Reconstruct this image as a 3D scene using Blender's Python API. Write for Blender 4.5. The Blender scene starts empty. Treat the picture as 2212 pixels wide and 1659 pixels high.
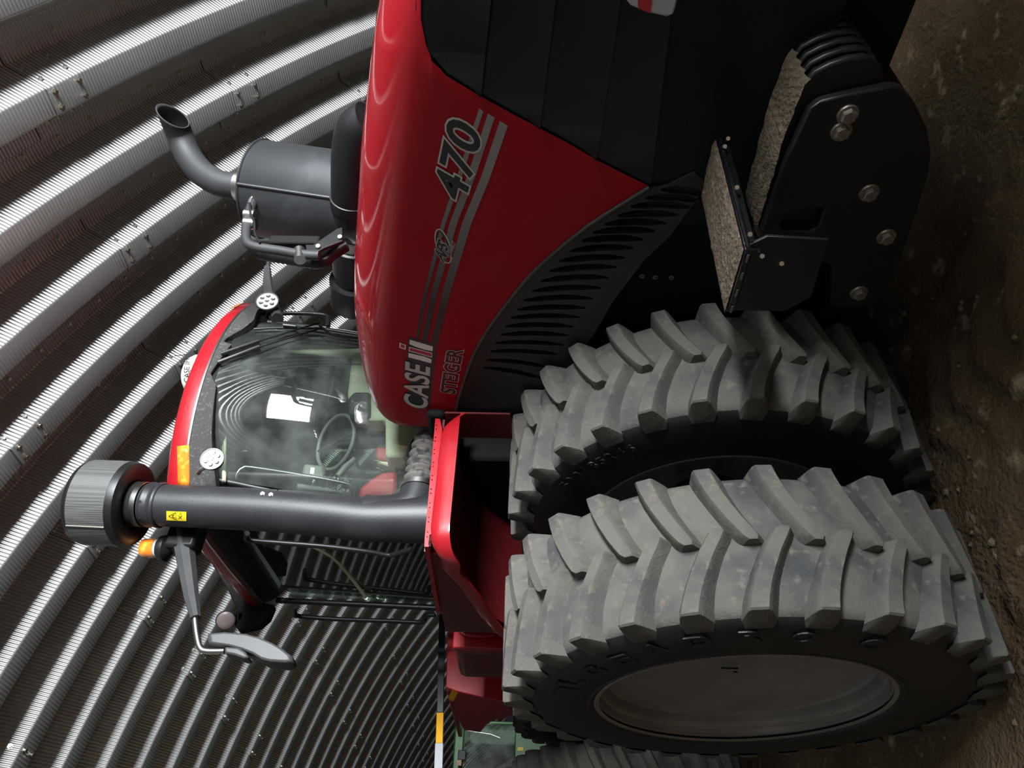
import bpy, bmesh, math, random
from mathutils import Vector, Matrix, noise
random.seed(7)
S = bpy.context.scene
COL = S.collection
R = math.radians
PI = math.pi
V = Vector

# ------------------------------------------------------------------ camera
# World: X = tractor forward, Y = tractor left, Z up, metres.  The photo was
# saved turned a quarter, so the camera is rolled: image right is world down.
CAM = V((3.186, -0.904, 1.902)); YAW, PITCH, ROLL, FPX = R(39.67), R(1.37), R(-1.02), 1530.0
IW, IH = 2212.0, 1659.0
FW = V((-math.cos(YAW) * math.cos(PITCH), math.sin(YAW) * math.cos(PITCH), math.sin(PITCH)))
_r = FW.cross(V((0, 0, 1))).normalized(); _d = FW.cross(_r)
RT = math.cos(ROLL) * _r + math.sin(ROLL) * _d
DN = -math.sin(ROLL) * _r + math.cos(ROLL) * _d
cd = bpy.data.cameras.new('camera'); cam = bpy.data.objects.new('camera', cd); COL.objects.link(cam)
cam.matrix_world = Matrix(((DN.x, RT.x, -FW.x, CAM.x), (DN.y, RT.y, -FW.y, CAM.y), (DN.z, RT.z, -FW.z, CAM.z), (0, 0, 0, 1)))
cd.sensor_fit = 'HORIZONTAL'; cd.sensor_width = 36.0; cd.lens = 36.0 * FPX / IW
cd.clip_start = 0.05; cd.clip_end = 200
S.camera = cam

# ------------------------------------------------------------------ world, light, exposure
S.view_settings.view_transform = 'Standard'; S.view_settings.look = 'None'
S.view_settings.exposure = 0.0; S.view_settings.gamma = 1.0
S.view_settings.use_curve_mapping = False
w = bpy.data.worlds.new('world'); S.world = w; w.use_nodes = True
w.node_tree.nodes['Background'].inputs[0].default_value = (0.55, 0.62, 0.72, 1)
w.node_tree.nodes['Background'].inputs[1].default_value = 0.02

# barn frame: axis turned a little from the tractor
BPSI = R(5.49)
BAX = V((math.cos(BPSI), math.sin(BPSI), 0)); BLA = V((-math.sin(BPSI), math.cos(BPSI), 0))
BR, BY, BZ, BS0, BP = 11.08, -0.167, -5.557, 1.264, 0.6
def barn(s, lat, z): return BAX * s + BLA * lat + V((0, 0, z))
FRONT_S, REAR_S = 9.6, -23.0
# daylight through the opening in the front end wall
WIN = dict(lat0=-0.3, lat1=3.3, z0=3.0, z1=4.6)
ld = bpy.data.lights.new('daylight_opening', 'AREA'); lo = bpy.data.objects.new('daylight_opening', ld); COL.objects.link(lo)
ld.shape = 'RECTANGLE'; ld.size = WIN['lat1'] - WIN['lat0']; ld.size_y = WIN['z1'] - WIN['z0']
ld.energy = 3600; ld.color = (0.90, 0.96, 1.0)
c_ = barn(FRONT_S + 0.12, (WIN['lat0'] + WIN['lat1']) / 2, (WIN['z0'] + WIN['z1']) / 2)
lo.matrix_world = Matrix(((BLA.x, 0, BAX.x, c_.x), (BLA.y, 0, BAX.y, c_.y), (0, 1, 0, c_.z), (0, 0, 0, 1)))

# ------------------------------------------------------------------ pixel -> point on a known plane
def ray(x, y): return FW + ((IH - y) - IH / 2) / FPX * RT + (x - IW / 2) / FPX * DN
def at(x, y, X=None, Y=None, Z=None):
    q = ray(x, y)
    if X is not None: t = (X - CAM.x) / q.x
    elif Y is not None: t = (Y - CAM.y) / q.y
    else: t = (Z - CAM.z) / q.z
    return CAM + q * t
def at_cyl(x, y, cx, cy, rad):              # vertical cylinder, near side
    q = ray(x, y); ox, oy = CAM.x - cx, CAM.y - cy
    a = q.x ** 2 + q.y ** 2; b = 2 * (ox * q.x + oy * q.y); c = ox * ox + oy * oy - rad * rad
    dd = b * b - 4 * a * c
    t = (-b - math.sqrt(max(dd, 0))) / (2 * a)
    return CAM + q * t

# ------------------------------------------------------------------ materials
M = {}
def nodes(name):
    m = bpy.data.materials.new(name); m.use_nodes = True; M[name] = m
    nt = m.node_tree; return m, nt, nt.nodes, nt.links, nt.nodes['Principled BSDF']
def pbr(name, col, rough=0.5, metal=0.0, spec=0.5, coat=0.0, coat_rough=0.05, vary=None, bump=None, rvary=None, emit=None):
    """vary=(scale, colour2, lo, hi): noise blend; bump=(scale, strength, dist); rvary=(scale, r0, r1)"""
    m, nt, N, L, B = nodes(name)
    B.inputs['Base Color'].default_value = (*col, 1); B.inputs['Roughness'].default_value = rough
    B.inputs['Metallic'].default_value = metal; B.inputs['Specular IOR Level'].default_value = spec
    B.inputs['Coat Weight'].default_value = coat; B.inputs['Coat Roughness'].default_value = coat_rough
    tc = N.new('ShaderNodeTexCoord')
    def noi(scale, detail=5.0):
        n = N.new('ShaderNodeTexNoise'); n.inputs['Scale'].default_value = scale; n.inputs['Detail'].default_value = detail
        L.new(tc.outputs['Object'], n.inputs['Vector']); return n
    if vary:
        n = noi(vary[0]); r = N.new('ShaderNodeMapRange'); r.inputs[1].default_value = vary[2]; r.inputs[2].default_value = vary[3]
        L.new(n.outputs['Fac'], r.inputs[0])
        mx = N.new('ShaderNodeMix'); mx.data_type = 'RGBA'; mx.inputs[6].default_value = (*col, 1); mx.inputs[7].default_value = (*vary[1], 1)
        L.new(r.outputs[0], mx.inputs[0]); L.new(mx.outputs[2], B.inputs['Base Color'])
    if rvary:
        n = noi(rvary[0]); r = N.new('ShaderNodeMapRange'); r.inputs[1].default_value = .35; r.inputs[2].default_value = .65
        r.inputs[3].default_value = rvary[1]; r.inputs[4].default_value = rvary[2]
        L.new(n.outputs['Fac'], r.inputs[0]); L.new(r.outputs[0], B.inputs['Roughness'])
    if bump:
        n = noi(bump[0]); bp = N.new('ShaderNodeBump'); bp.inputs['Strength'].default_value = bump[1]; bp.inputs['Distance'].default_value = bump[2]
        L.new(n.outputs['Fac'], bp.inputs['Height']); L.new(bp.outputs[0], B.inputs['Normal'])
    if emit:
        B.inputs['Emission Color'].default_value = (*emit[0], 1); B.inputs['Emission Strength'].default_value = emit[1]
    return m
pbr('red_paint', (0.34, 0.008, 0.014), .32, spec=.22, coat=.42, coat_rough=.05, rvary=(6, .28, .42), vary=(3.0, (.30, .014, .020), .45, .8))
def hood_paint():
    m = pbr('hood_paint', (0.32, 0.006, 0.012), .36, spec=.12, coat=.7, coat_rough=.04, vary=(3.0, (.30, .014, .020), .45, .8))
    N, L = m.node_tree.nodes, m.node_tree.links; B = N['Principled BSDF']
    tc = N.new('ShaderNodeTexCoord'); sp = N.new('ShaderNodeSeparateXYZ'); L.new(tc.outputs['Object'], sp.inputs[0])
    # height above a line that follows the shoulder (it falls towards the nose)
    ma = N.new('ShaderNodeMath'); ma.operation = 'MULTIPLY_ADD'; ma.inputs[1].default_value = .21; L.new(sp.outputs['X'], ma.inputs[0]); L.new(sp.outputs['Z'], ma.inputs[2])
    for nm, a, b in (('Coat Roughness', .38, .045), ('Coat Weight', .06, .95)):
        r = N.new('ShaderNodeMapRange'); r.inputs[1].default_value = .30; r.inputs[2].default_value = .40; r.inputs[3].default_value = a; r.inputs[4].default_value = b
        L.new(ma.outputs[0], r.inputs[0]); L.new(r.outputs[0], B.inputs[nm])
hood_paint()
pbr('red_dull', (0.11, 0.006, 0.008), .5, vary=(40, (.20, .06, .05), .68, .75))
pbr('red_dark', (0.03, 0.004, 0.006), .55)
pbr('black_gloss', (0.006, 0.006, 0.007), .22, coat=.3, rvary=(8, .18, .3))
pbr('black_satin', (0.008, 0.008, 0.009), .42, spec=.4, vary=(14, (.015, .0145, .014), .5, .8))
pbr('black_matte', (0.008, 0.008, 0.008), .8, spec=.2)
pbr('stack_plastic', (0.016, 0.016, 0.018), .46, spec=.5, bump=(220, .12, .004), vary=(5, (.03, .03, .032), .4, .8))
pbr('muffler_paint', (0.017, 0.018, 0.020), .5, vary=(5, (.036, .038, .043), .55, .75), bump=(90, .05, .003))
pbr('exhaust_paint', (0.022, 0.022, 0.024), .62, vary=(4, (.036, .036, .036), .5, .8))
pbr('steel', (0.55, 0.55, 0.54), .28, metal=1.0)
pbr('zinc_bolt', (0.62, 0.60, 0.52), .3, metal=1.0)
pbr('dirty_bolt', (0.26, 0.23, 0.20), .45, metal=.7, vary=(30, (.20, .15, .11), .4, .7))
pbr('grey_plastic', (0.045, 0.045, 0.047), .5, vary=(6, (.058, .058, .059), .4, .7))
pbr('hose_rubber', (0.10, 0.09, 0.08), .8, vary=(22, (.03, .028, .026), .5, .6), bump=(40, .3, .01))
pbr('dust_felt', (0.045, 0.043, 0.040), .9, vary=(60, (.12, .115, .105), .55, .75), bump=(160, .6, .01))
pbr('amber', (0.75, 0.20, 0.02), .22, vary=(30, (.95, .42, .05), .5, .7), coat=.6)
pbr('lamp_rim', (0.04, 0.04, 0.042), .4)
pbr('lamp_lens', (0.80, 0.82, 0.80), .12, coat=1.0, vary=(45, (.55, .62, .56), .55, .62))
pbr('white_plastic', (0.78, 0.78, 0.70), .4)
pbr('yellow_label', (0.85, 0.62, 0.02), .45)
pbr('yellow_reflector', (0.80, 0.40, 0.01), .6, spec=.2)
pbr('silver_tape', (0.40, 0.41, 0.42), .55, spec=.3)
pbr('print_black', (0.008, 0.008, 0.008), .4)
pbr('print_silver', (0.50, 0.48, 0.45), .4)
pbr('print_white', (0.80, 0.74, 0.70), .4)
pbr('print_red', (0.42, 0.02, 0.03), .4)
pbr('mesh_panel', (0.007, 0.007, 0.009), .3, spec=.25, rvary=(4, .26, .38), vary=(2.5, (.013, .012, .012), .45, .7))
pbr('vent_plastic', (0.017, 0.016, 0.015), .5, vary=(6, (.026, .024, .021), .4, .7))
pbr('rim_grey', (0.20, 0.18, 0.17), .4, vary=(5, (.27, .235, .21), .45, .75), bump=(30, .04, .01))
pbr('rim_lip', (0.22, 0.20, 0.18), .5)
pbr('mud', (0.115, 0.085, 0.055), .95, vary=(26, (.19, .145, .10), .5, .7), bump=(55, .9, .02))
pbr('mud_dry', (0.24, 0.18, 0.115), .95, bump=(60, .8, .02))
pbr('cab_beige', (0.42, 0.42, 0.30), .6)
pbr('cab_dark', (0.03, 0.03, 0.03), .6)
pbr('cab_grey', (0.14, 0.14, 0.13), .5)
pbr('seat_red', (0.36, 0.018, 0.028), .42, coat=.2, vary=(5, (.28, .012, .02), .4, .7))
pbr('seat_piping', (0.62, 0.55, 0.32), .5)
pbr('green_paint', (0.035, 0.16, 0.035), .35, coat=.5)
pbr('paper', (0.7, 0.68, 0.62), .7)
pbr('lens_orange', (0.75, 0.33, 0.12), .4)
pbr('dim_lens', (0.30, 0.24, 0.23), .35)
pbr('wall_board', (0.03, 0.028, 0.026), .7)

def glass(name, tint, gloss=0.06, film=0.0, filmcol=(.5, .55, .5)):
    m, nt, N, L, B = nodes(name)
    out = N['Material Output']; N.remove(B)
    tr = N.new('ShaderNodeBsdfTransparent'); tr.inputs[0].default_value = (*tint, 1)
    gl = N.new('ShaderNodeBsdfGlossy'); gl.inputs['Roughness'].default_value = .02; gl.inputs[0].default_value = (1, 1, 1, 1)
    fr = N.new('ShaderNodeFresnel'); fr.inputs[0].default_value = 1.52
    ad = N.new('ShaderNodeMath'); ad.operation = 'ADD'; ad.inputs[1].default_value = gloss; L.new(fr.outputs[0], ad.inputs[0])
    mx = N.new('ShaderNodeMixShader'); L.new(ad.outputs[0], mx.inputs[0]); L.new(tr.outputs[0], mx.inputs[1]); L.new(gl.outputs[0], mx.inputs[2])
    last = mx
    if film:
        df = N.new('ShaderNodeBsdfDiffuse'); df.inputs[0].default_value = (*filmcol, 1)
        tc = N.new('ShaderNodeTexCoord'); n = N.new('ShaderNodeTexNoise'); n.inputs['Scale'].default_value = 5; n.inputs['Detail'].default_value = 8
        L.new(tc.outputs['Object'], n.inputs['Vector'])
        mr = N.new('ShaderNodeMapRange'); mr.inputs[1].default_value = .4; mr.inputs[2].default_value = .8; mr.inputs[3].default_value = film * .3; mr.inputs[4].default_value = film * 1.6
        L.new(n.outputs['Fac'], mr.inputs[0])
        m2 = N.new('ShaderNodeMixShader'); L.new(mr.outputs[0], m2.inputs[0]); L.new(mx.outputs[0], m2.inputs[1]); L.new(df.outputs[0], m2.inputs[2]); last = m2
    L.new(last.outputs[0], out.inputs[0]); return m
glass('windshield_glass', (.80, .88, .82), .05, .10)
glass('harvester_glass', (.70, .80, .74), .30, .28, (.55, .64, .58))  # pale teal film colour stands in for bright reflections on this glass
glass('side_glass', (.62, .70, .64), .10, .05)
glass('mirror_glass', (.1, .1, .1), .6)

def galvanised():
    m, nt, N, L, B = nodes('galvanised')
    B.inputs['Metallic'].default_value = .72
    tc = N.new('ShaderNodeTexCoord')
    n = N.new('ShaderNodeTexNoise'); n.inputs['Scale'].default_value = 1.6; n.inputs['Detail'].default_value = 6; L.new(tc.outputs['Object'], n.inputs['Vector'])
    cr = N.new('ShaderNodeMapRange'); cr.inputs[1].default_value = .3; cr.inputs[2].default_value = .7; cr.inputs[3].default_value = 0; cr.inputs[4].default_value = 1; L.new(n.outputs['Fac'], cr.inputs[0])
    mx = N.new('ShaderNodeMix'); mx.data_type = 'RGBA'; mx.inputs[6].default_value = (.46, .455, .445, 1); mx.inputs[7].default_value = (.56, .555, .54, 1)
    L.new(cr.outputs[0], mx.inputs[0]); L.new(mx.outputs[2], B.inputs['Base Color'])
    B.inputs['Roughness'].default_value = .34
    # fine pressed crimps across the rib (bands along the arc, stored as UV.y in metres)
    uv = N.new('ShaderNodeUVMap'); uv.uv_map = 'arc'
    sp = N.new('ShaderNodeSeparateXYZ'); L.new(uv.outputs[0], sp.inputs[0])
    mu = N.new('ShaderNodeMath'); mu.operation = 'MULTIPLY'; mu.inputs[1].default_value = 2 * PI / 0.026; L.new(sp.outputs['Y'], mu.inputs[0])
    si = N.new('ShaderNodeMath'); si.operation = 'SINE'; L.new(mu.outputs[0], si.inputs[0])
    bp = N.new('ShaderNodeBump'); bp.inputs['Strength'].default_value = .6; bp.inputs['Distance'].default_value = .004; L.new(si.outputs[0], bp.inputs['Height'])
    L.new(bp.outputs[0], B.inputs['Normal'])
galvanised()

def tread_mat():
    m, nt, N, L, B = nodes('tread_rubber')
    tc = N.new('ShaderNodeTexCoord')
    def noi(s, d=6):
        n = N.new('ShaderNodeTexNoise'); n.inputs['Scale'].default_value = s; n.inputs['Detail'].default_value = d; L.new(tc.outputs['Object'], n.inputs['Vector']); return n
    a, b, c = noi(5), noi(28, 8), noi(120, 4)
    mr = N.new('ShaderNodeMapRange'); mr.inputs[1].default_value = .35; mr.inputs[2].default_value = .62; L.new(a.outputs['Fac'], mr.inputs[0])
    m1 = N.new('ShaderNodeMix'); m1.data_type = 'RGBA'; m1.inputs[6].default_value = (.056, .057, .059, 1); m1.inputs[7].default_value = (.122, .112, .097, 1); L.new(mr.outputs[0], m1.inputs[0])
    mr2 = N.new('ShaderNodeMapRange'); mr2.inputs[1].default_value = .56; mr2.inputs[2].default_value = .72; L.new(b.outputs['Fac'], mr2.inputs[0])
    m2 = N.new('ShaderNodeMix'); m2.data_type = 'RGBA'; m2.inputs[7].default_value = (.150, .132, .108, 1); L.new(m1.outputs[2], m2.inputs[6]); L.new(mr2.outputs[0], m2.inputs[0])
    L.new(m2.outputs[2], B.inputs['Base Color']); B.inputs['Roughness'].default_value = .85; B.inputs['Specular IOR Level'].default_value = .25
    ad = N.new('ShaderNodeMath'); ad.operation = 'ADD'; L.new(b.outputs['Fac'], ad.inputs[0]); L.new(c.outputs['Fac'], ad.inputs[1])
    bp = N.new('ShaderNodeBump'); bp.inputs['Strength'].default_value = .35; bp.inputs['Distance'].default_value = .006; L.new(ad.outputs[0], bp.inputs['Height']); L.new(bp.outputs[0], B.inputs['Normal'])
tread_mat()
pbr('sidewall_rubber', (0.012, 0.011, 0.011), .55, vary=(9, (.026, .023, .021), .5, .75), bump=(60, .12, .004))

def stripe_mat():
    m, nt, N, L, B = nodes('stripe_print')
    tc = N.new('ShaderNodeTexCoord'); sp = N.new('ShaderNodeSeparateXYZ'); L.new(tc.outputs['Object'], sp.inputs[0])
    mr = N.new('ShaderNodeMapRange'); mr.inputs[1].default_value = -.35; mr.inputs[2].default_value = .4; L.new(sp.outputs['X'], mr.inputs[0])
    mx = N.new('ShaderNodeMix'); mx.data_type = 'RGBA'; mx.inputs[6].default_value = (.012, .011, .011, 1); mx.inputs[7].default_value = (.24, .22, .215, 1)
    L.new(mr.outputs[0], mx.inputs[0]); L.new(mx.outputs[2], B.inputs['Base Color']); B.inputs['Roughness'].default_value = .35
stripe_mat()

def dirt_mat():
    m, nt, N, L, B = nodes('dirt')
    tc = N.new('ShaderNodeTexCoord')
    def noi(s, d=8):
        n = N.new('ShaderNodeTexNoise'); n.inputs['Scale'].default_value = s; n.inputs['Detail'].default_value = d; L.new(tc.outputs['Object'], n.inputs['Vector']); return n
    a, b, c = noi(1.1), noi(7, 10), noi(45, 6)
    mr = N.new('ShaderNodeMapRange'); mr.inputs[1].default_value = .38; mr.inputs[2].default_value = .66; L.new(a.outputs['Fac'], mr.inputs[0])
    m1 = N.new('ShaderNodeMix'); m1.data_type = 'RGBA'; m1.inputs[6].default_value = (.105, .068, .038, 1); m1.inputs[7].default_value = (.20, .142, .088, 1); L.new(mr.outputs[0], m1.inputs[0])
    mr2 = N.new('ShaderNodeMapRange'); mr2.inputs[1].default_value = .60; mr2.inputs[2].default_value = .72; L.new(b.outputs['Fac'], mr2.inputs[0])
    m2 = N.new('ShaderNodeMix'); m2.data_type = 'RGBA'; m2.inputs[7].default_value = (.42, .33, .22, 1); L.new(m1.outputs[2], m2.inputs[6]); L.new(mr2.outputs[0], m2.inputs[0])
    L.new(m2.outputs[2], B.inputs['Base Color']); B.inputs['Roughness'].default_value = .95; B.inputs['Specular IOR Level'].default_value = .1
    ad = N.new('ShaderNodeMath'); ad.operation = 'ADD'; L.new(b.outputs['Fac'], ad.inputs[0]); L.new(c.outputs['Fac'], ad.inputs[1])
    bp = N.new('ShaderNodeBump'); bp.inputs['Strength'].default_value = .8; bp.inputs['Distance'].default_value = .03; L.new(ad.outputs[0], bp.inputs['Height']); L.new(bp.outputs[0], B.inputs['Normal'])
dirt_mat()

# ------------------------------------------------------------------ mesh building
WLOC = {}                                   # world location of every object built here
class MB:
    def __init__(s): s.v = []; s.f = []; s.mi = []
    def add(s, vs, fs, mi=0):
        o = len(s.v); s.v += [V(p) for p in vs]
        for f in fs: s.f.append([i + o for i in f]); s.mi.append(mi)
        return s
    def box(s, c, size, rz=0.0, mi=0, mat=None):
        hx, hy, hz = [k / 2 for k in size]
        vs = [V((x, y, z)) for x in (-hx, hx) for y in (-hy, hy) for z in (-hz, hz)]
        m = mat if mat else Matrix.Rotation(rz, 3, 'Z')
        return s.add([m @ p + V(c) for p in vs], [(0, 1, 3, 2), (4, 6, 7, 5), (0, 4, 5, 1), (2, 3, 7, 6), (0, 2, 6, 4), (1, 5, 7, 3)], mi)
    def loft(s, rings, closed=True, cap0=True, cap1=True, mi=0):
        n = len(rings[0]); o = len(s.v)
        for r_ in rings: s.v += [V(p) for p in r_]
        for i in range(len(rings) - 1):
            for j in range(n if closed else n - 1):
                k = (j + 1) % n
                s.f.append([o + i * n + j, o + i * n + k, o + (i + 1) * n + k, o + (i + 1) * n + j]); s.mi.append(mi)
        if cap0: s.f.append([o + j for j in range(n)][::-1]); s.mi.append(mi)
        if cap1: s.f.append([o + (len(rings) - 1) * n + j for j in range(n)]); s.mi.append(mi)
        return s
    def sweep(s, pts, rad, n=12, caps=True, mi=0, flat=1.0):
        pts = [V(p) for p in pts]
        rads = rad if isinstance(rad, (list, tuple)) else [rad] * len(pts)
        t0 = (pts[1] - pts[0]).normalized()
        up = V((0, 0, 1)) if abs(t0.z) < .9 else V((1, 0, 0))
        a = t0.cross(up).normalized(); rings = []
        for i, p in enumerate(pts):
            t = (pts[min(i + 1, len(pts) - 1)] - pts[max(i - 1, 0)]).normalized()
            a = (a - t * a.dot(t)).normalized(); b = t.cross(a)
            rings.append([p + (a * math.cos(2 * PI * k / n) + b * flat * math.sin(2 * PI * k / n)) * rads[i] for k in range(n)])
        return s.loft(rings, True, caps, caps, mi)
    def cyl(s, a, b, r0, r1=None, n=20, mi=0): return s.sweep([a, b], [r0, r0 if r1 is None else r1], n, True, mi)
    def lathe(s, o, axis, prof, n=32, mi=0, ref=None, caps=True):
        """prof: (distance along axis, radius)"""
        axis = V(axis).normalized(); up = V(ref) if ref else (V((0, 0, 1)) if abs(axis.z) < .9 else V((1, 0, 0)))
        a = axis.cross(up).normalized(); b = axis.cross(a); o = V(o)
        rings = [[o + axis * d + (a * math.cos(2 * PI * k / n) + b * math.sin(2 * PI * k / n)) * r_ for k in range(n)] for d, r_ in prof]
        return s.loft(rings, True, caps, caps, mi)
    def plate(s, outline, holes, frame, depth, mi=0, mi_hole=None, back=True):
        """flat plate with real holes. outline/holes: 2D loops; frame(u, v, w) -> world; w from 0 to depth"""
        bm = bmesh.new(); loops = []
        for lp in [outline] + list(holes):
            vs = [bm.verts.new((p[0], p[1], 0)) for p in lp]
            for i in range(len(vs)): bm.edges.new((vs[i], vs[(i + 1) % len(vs)]))
            loops.append(vs)
        bmesh.ops.triangle_fill(bm, use_beauty=True, use_dissolve=False, edges=bm.edges[:])
        bm.verts.index_update()
        P2 = [v_.co.copy() for v_ in bm.verts]; fs = [[v_.index for v_ in f.verts] for f in bm.faces]; n = len(P2)
        li = [[v_.index for v_ in lp] for lp in loops]; bm.free()
        o = len(s.v)
        s.v += [frame(p.x, p.y, 0.0) for p in P2] + [frame(p.x, p.y, depth) for p in P2]
        for f in fs:
            s.f.append([o + i for i in f]); s.mi.append(mi)
            if back: s.f.append([o + n + i for i in f][::-1]); s.mi.append(mi)
        for k, lp in enumerate(li):
            for i in range(len(lp)):
                a, b = lp[i], lp[(i + 1) % len(lp)]
                s.f.append([o + a, o + b, o + n + b, o + n + a]); s.mi.append(mi if k == 0 or mi_hole is None else mi_hole)
        return s
    def mesh(s, name, mats, smooth=None, origin=V((0, 0, 0))):
        me = bpy.data.meshes.new(name)
        me.from_pydata([p - origin for p in s.v], [], s.f)
        for m_ in mats: me.materials.append(M[m_])
        if len(mats) > 1: me.polygons.foreach_set('material_index', s.mi)
        bm = bmesh.new(); bm.from_mesh(me); bmesh.ops.recalc_face_normals(bm, faces=bm.faces); bm.to_mesh(me); bm.free()
        if smooth is not None:
            me.polygons.foreach_set('use_smooth', [True] * len(me.polygons)); me.set_sharp_from_angle(angle=R(smooth))
        me.update(); return me
    def build(s, name, mats, parent=None, smooth=35, bevel=None, label=None):
        if isinstance(mats, str): mats = [mats]
        lo_ = V([min(p[i] for p in s.v) for i in range(3)]); hi_ = V([max(p[i] for p in s.v) for i in range(3)])
        og = (lo_ + hi_) / 2
        o = bpy.data.objects.new(name, s.mesh(name, mats, smooth, og)); COL.objects.link(o)
        WLOC[o] = og
        if parent: o.parent = parent; o.location = og - WLOC[parent]
        else: o.location = og
        if bevel:
            b = o.modifiers.new('bevel', 'BEVEL'); b.width = bevel; b.segments = 2; b.limit_method = 'ANGLE'; b.angle_limit = R(40)
        if label: o['label'] = label
        return o
def empty(name, loc):
    o = bpy.data.objects.new(name, None); COL.objects.link(o); o.location = loc; o.empty_display_size = .3; WLOC[o] = V(loc); return o
def tag(o, label, cat, group=None):
    o['label'] = label; o['category'] = cat
    if group: o['group'] = group
    return o
def struct(o): o['kind'] = 'structure'; return o
def bez(pts, n=8):
    """Catmull-Rom through pts"""
    P_ = [V(p) for p in pts]; out = []
    for i in range(len(P_) - 1):
        a, b, c, d = P_[max(i - 1, 0)], P_[i], P_[i + 1], P_[min(i + 2, len(P_) - 1)]
        for k in range(n):
            t = k / n
            out.append(.5 * ((2 * b) + (c - a) * t + (2 * a - 5 * b + 4 * c - d) * t * t + (3 * b - a - 3 * c + d) * t ** 3))
    return out + [P_[-1]]
def interp(tab, x):
    if x <= tab[0][0]: return tab[0][1]
    for (a, fa), (b, fb) in zip(tab, tab[1:]):
        if x <= b: return fa + (fb - fa) * (x - a) / (b - a)
    return tab[-1][1]
_font_cache = {}
def text_loops(txt, offset=0.0, shear=0.0, space=1.0):
    """mesh of a text, normalised to the bbox of its un-offset outline"""
    def mk(off):
        cu = bpy.data.curves.new('t', 'FONT'); cu.body = txt; cu.offset = off; cu.shear = shear; cu.resolution_u = 4; cu.space_character = space; cu.extrude = 0
        ob = bpy.data.objects.new('t', cu); COL.objects.link(ob)
        dg = bpy.context.evaluated_depsgraph_get(); me = bpy.data.meshes.new_from_object(ob.evaluated_get(dg))
        vs = [v_.co.copy() for v_ in me.vertices]; fs = [list(p.vertices) for p in me.polygons]
        bpy.data.objects.remove(ob); bpy.data.curves.remove(cu); bpy.data.meshes.remove(me); return vs, fs
    v0, f0 = mk(0.0)
    x0, x1 = min(p.x for p in v0), max(p.x for p in v0); y0, y1 = min(p.y for p in v0), max(p.y for p in v0)
    vs, fs = (v0, f0) if offset == 0 else mk(offset)
    return [((p.x - x0) / (x1 - x0), (p.y - y0) / (y1 - y0)) for p in vs], fs
def decal_text(name, txt, BLp, BRp, TLp, mat, parent, lift, nrm, offset=0.0, thick=.0012, space=1.0, label=None):
    """lettering mapped onto a parallelogram in space given by three corners"""
    uv, fs = text_loops(txt, offset, 0, space)
    ex, ey, n = V(BRp) - V(BLp), V(TLp) - V(BLp), V(nrm).normalized()
    m = MB(); top = [V(BLp) + ex * u + ey * v_ + n * (lift + thick) for u, v_ in uv]
    m.add(top, fs)
    return m.build(name, mat, parent, smooth=None, label=label)

# ================================================================== THE BARN
def fillet(pts, r_, n=3):
    out = [pts[0]]
    for i in range(1, len(pts) - 1):
        p, a, b = V((*pts[i], 0)), V((*pts[i - 1], 0)), V((*pts[i + 1], 0))
        u, v_ = (a - p), (b - p); k = min(r_, u.length * .45, v_.length * .45); u.normalize(); v_.normalize()
        p0, p1 = p + u * k, p + v_ * k
        for j in range(n + 1):
            t = j / n; q = p0 * (1 - t) ** 2 + p * 2 * t * (1 - t) + p1 * t * t
            out.append((q.x, q.y))
    return out + [pts[-1]]
RIB_D, RIB_W, RIB_C = 0.26, 0.115, 0.175         # depth, run of the sloping faces, width of the inner flat
PROF = fillet([(.218, RIB_D + .004), (RIB_W, RIB_D), (.0, 0.0), (-RIB_C, 0.0), (-RIB_C - RIB_W, RIB_D), (-.392, RIB_D)], .012)
PLEN = [0.0]
for a_, b_ in zip(PROF, PROF[1:]): PLEN.append(PLEN[-1] + math.hypot(b_[0] - a_[0], b_[1] - a_[1]))
ALPHA = R(15.8); LAP = R(1.5)
def panel_mesh(name, th0, th1, steps, lap=True):
    vs, fs, uv = [], [], []; n = len(PROF)
    for i in range(steps + 1):
        t = i / steps; th = th0 + (th1 - th0) * t
        ex = -.012 * (1 - t) if lap else 0.0
        for (s_, d_) in PROF:
            rr = BR + d_ + ex
            vs.append((s_, rr * math.sin(th), rr * math.cos(th)))
        for j in range(n): uv.append((PLEN[j], BR * th))
    for i in range(steps):
        for j in range(n - 1): fs.append((i * n + j, i * n + j + 1, (i + 1) * n + j + 1, (i + 1) * n + j))
    me = bpy.data.meshes.new(name); me.from_pydata(vs, [], fs); me.materials.append(M['galvanised'])
    ul = me.uv_layers.new(name='arc')
    for lp in me.loops: ul.data[lp.index].uv = uv[lp.vertex_index]
    me.polygons.foreach_set('use_smooth', [True] * len(me.polygons)); me.set_sharp_from_angle(angle=R(50)); me.update()
    return me
def bolt_mesh(name):
    m = MB()
    def bolt(s_, d_, th, nrm2):
        rr = BR + d_
        er = V((0, math.sin(th), math.cos(th))); p = V((s_, 0, 0)) + er * rr
        n = (V((1, 0, 0)) * nrm2[0] + er * nrm2[1]).normalized()
        m.lathe(p - n * .004, n, [(0, .019), (.008, .019), (.0081, .013), (.026, .013)], 6)
    sl = math.hypot(RIB_W, RIB_D)
    for th in (R(.25), R(1.3)):
        for s_ in (-.035, -.135): bolt(s_, -.012, th, (0, -1))
        for t in (.25, .7): bolt(RIB_W * t, RIB_D * t - .005, th, (RIB_D / sl, -RIB_W / sl))
        for t in (.25, .7): bolt(-RIB_C - RIB_W * t, RIB_D * t - .005, th, (-RIB_D / sl, -RIB_W / sl))
    th = R(2.2)
    while th < ALPHA:
        bolt(.19, RIB_D - .003, th, (0, -1)); th += R(1.55)
    return m.mesh(name, ['zinc_bolt'], None)
PANEL = panel_mesh('arch_panel', 0, ALPHA + LAP, 11)
BOLTS = bolt_mesh('panel_bolts')
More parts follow.
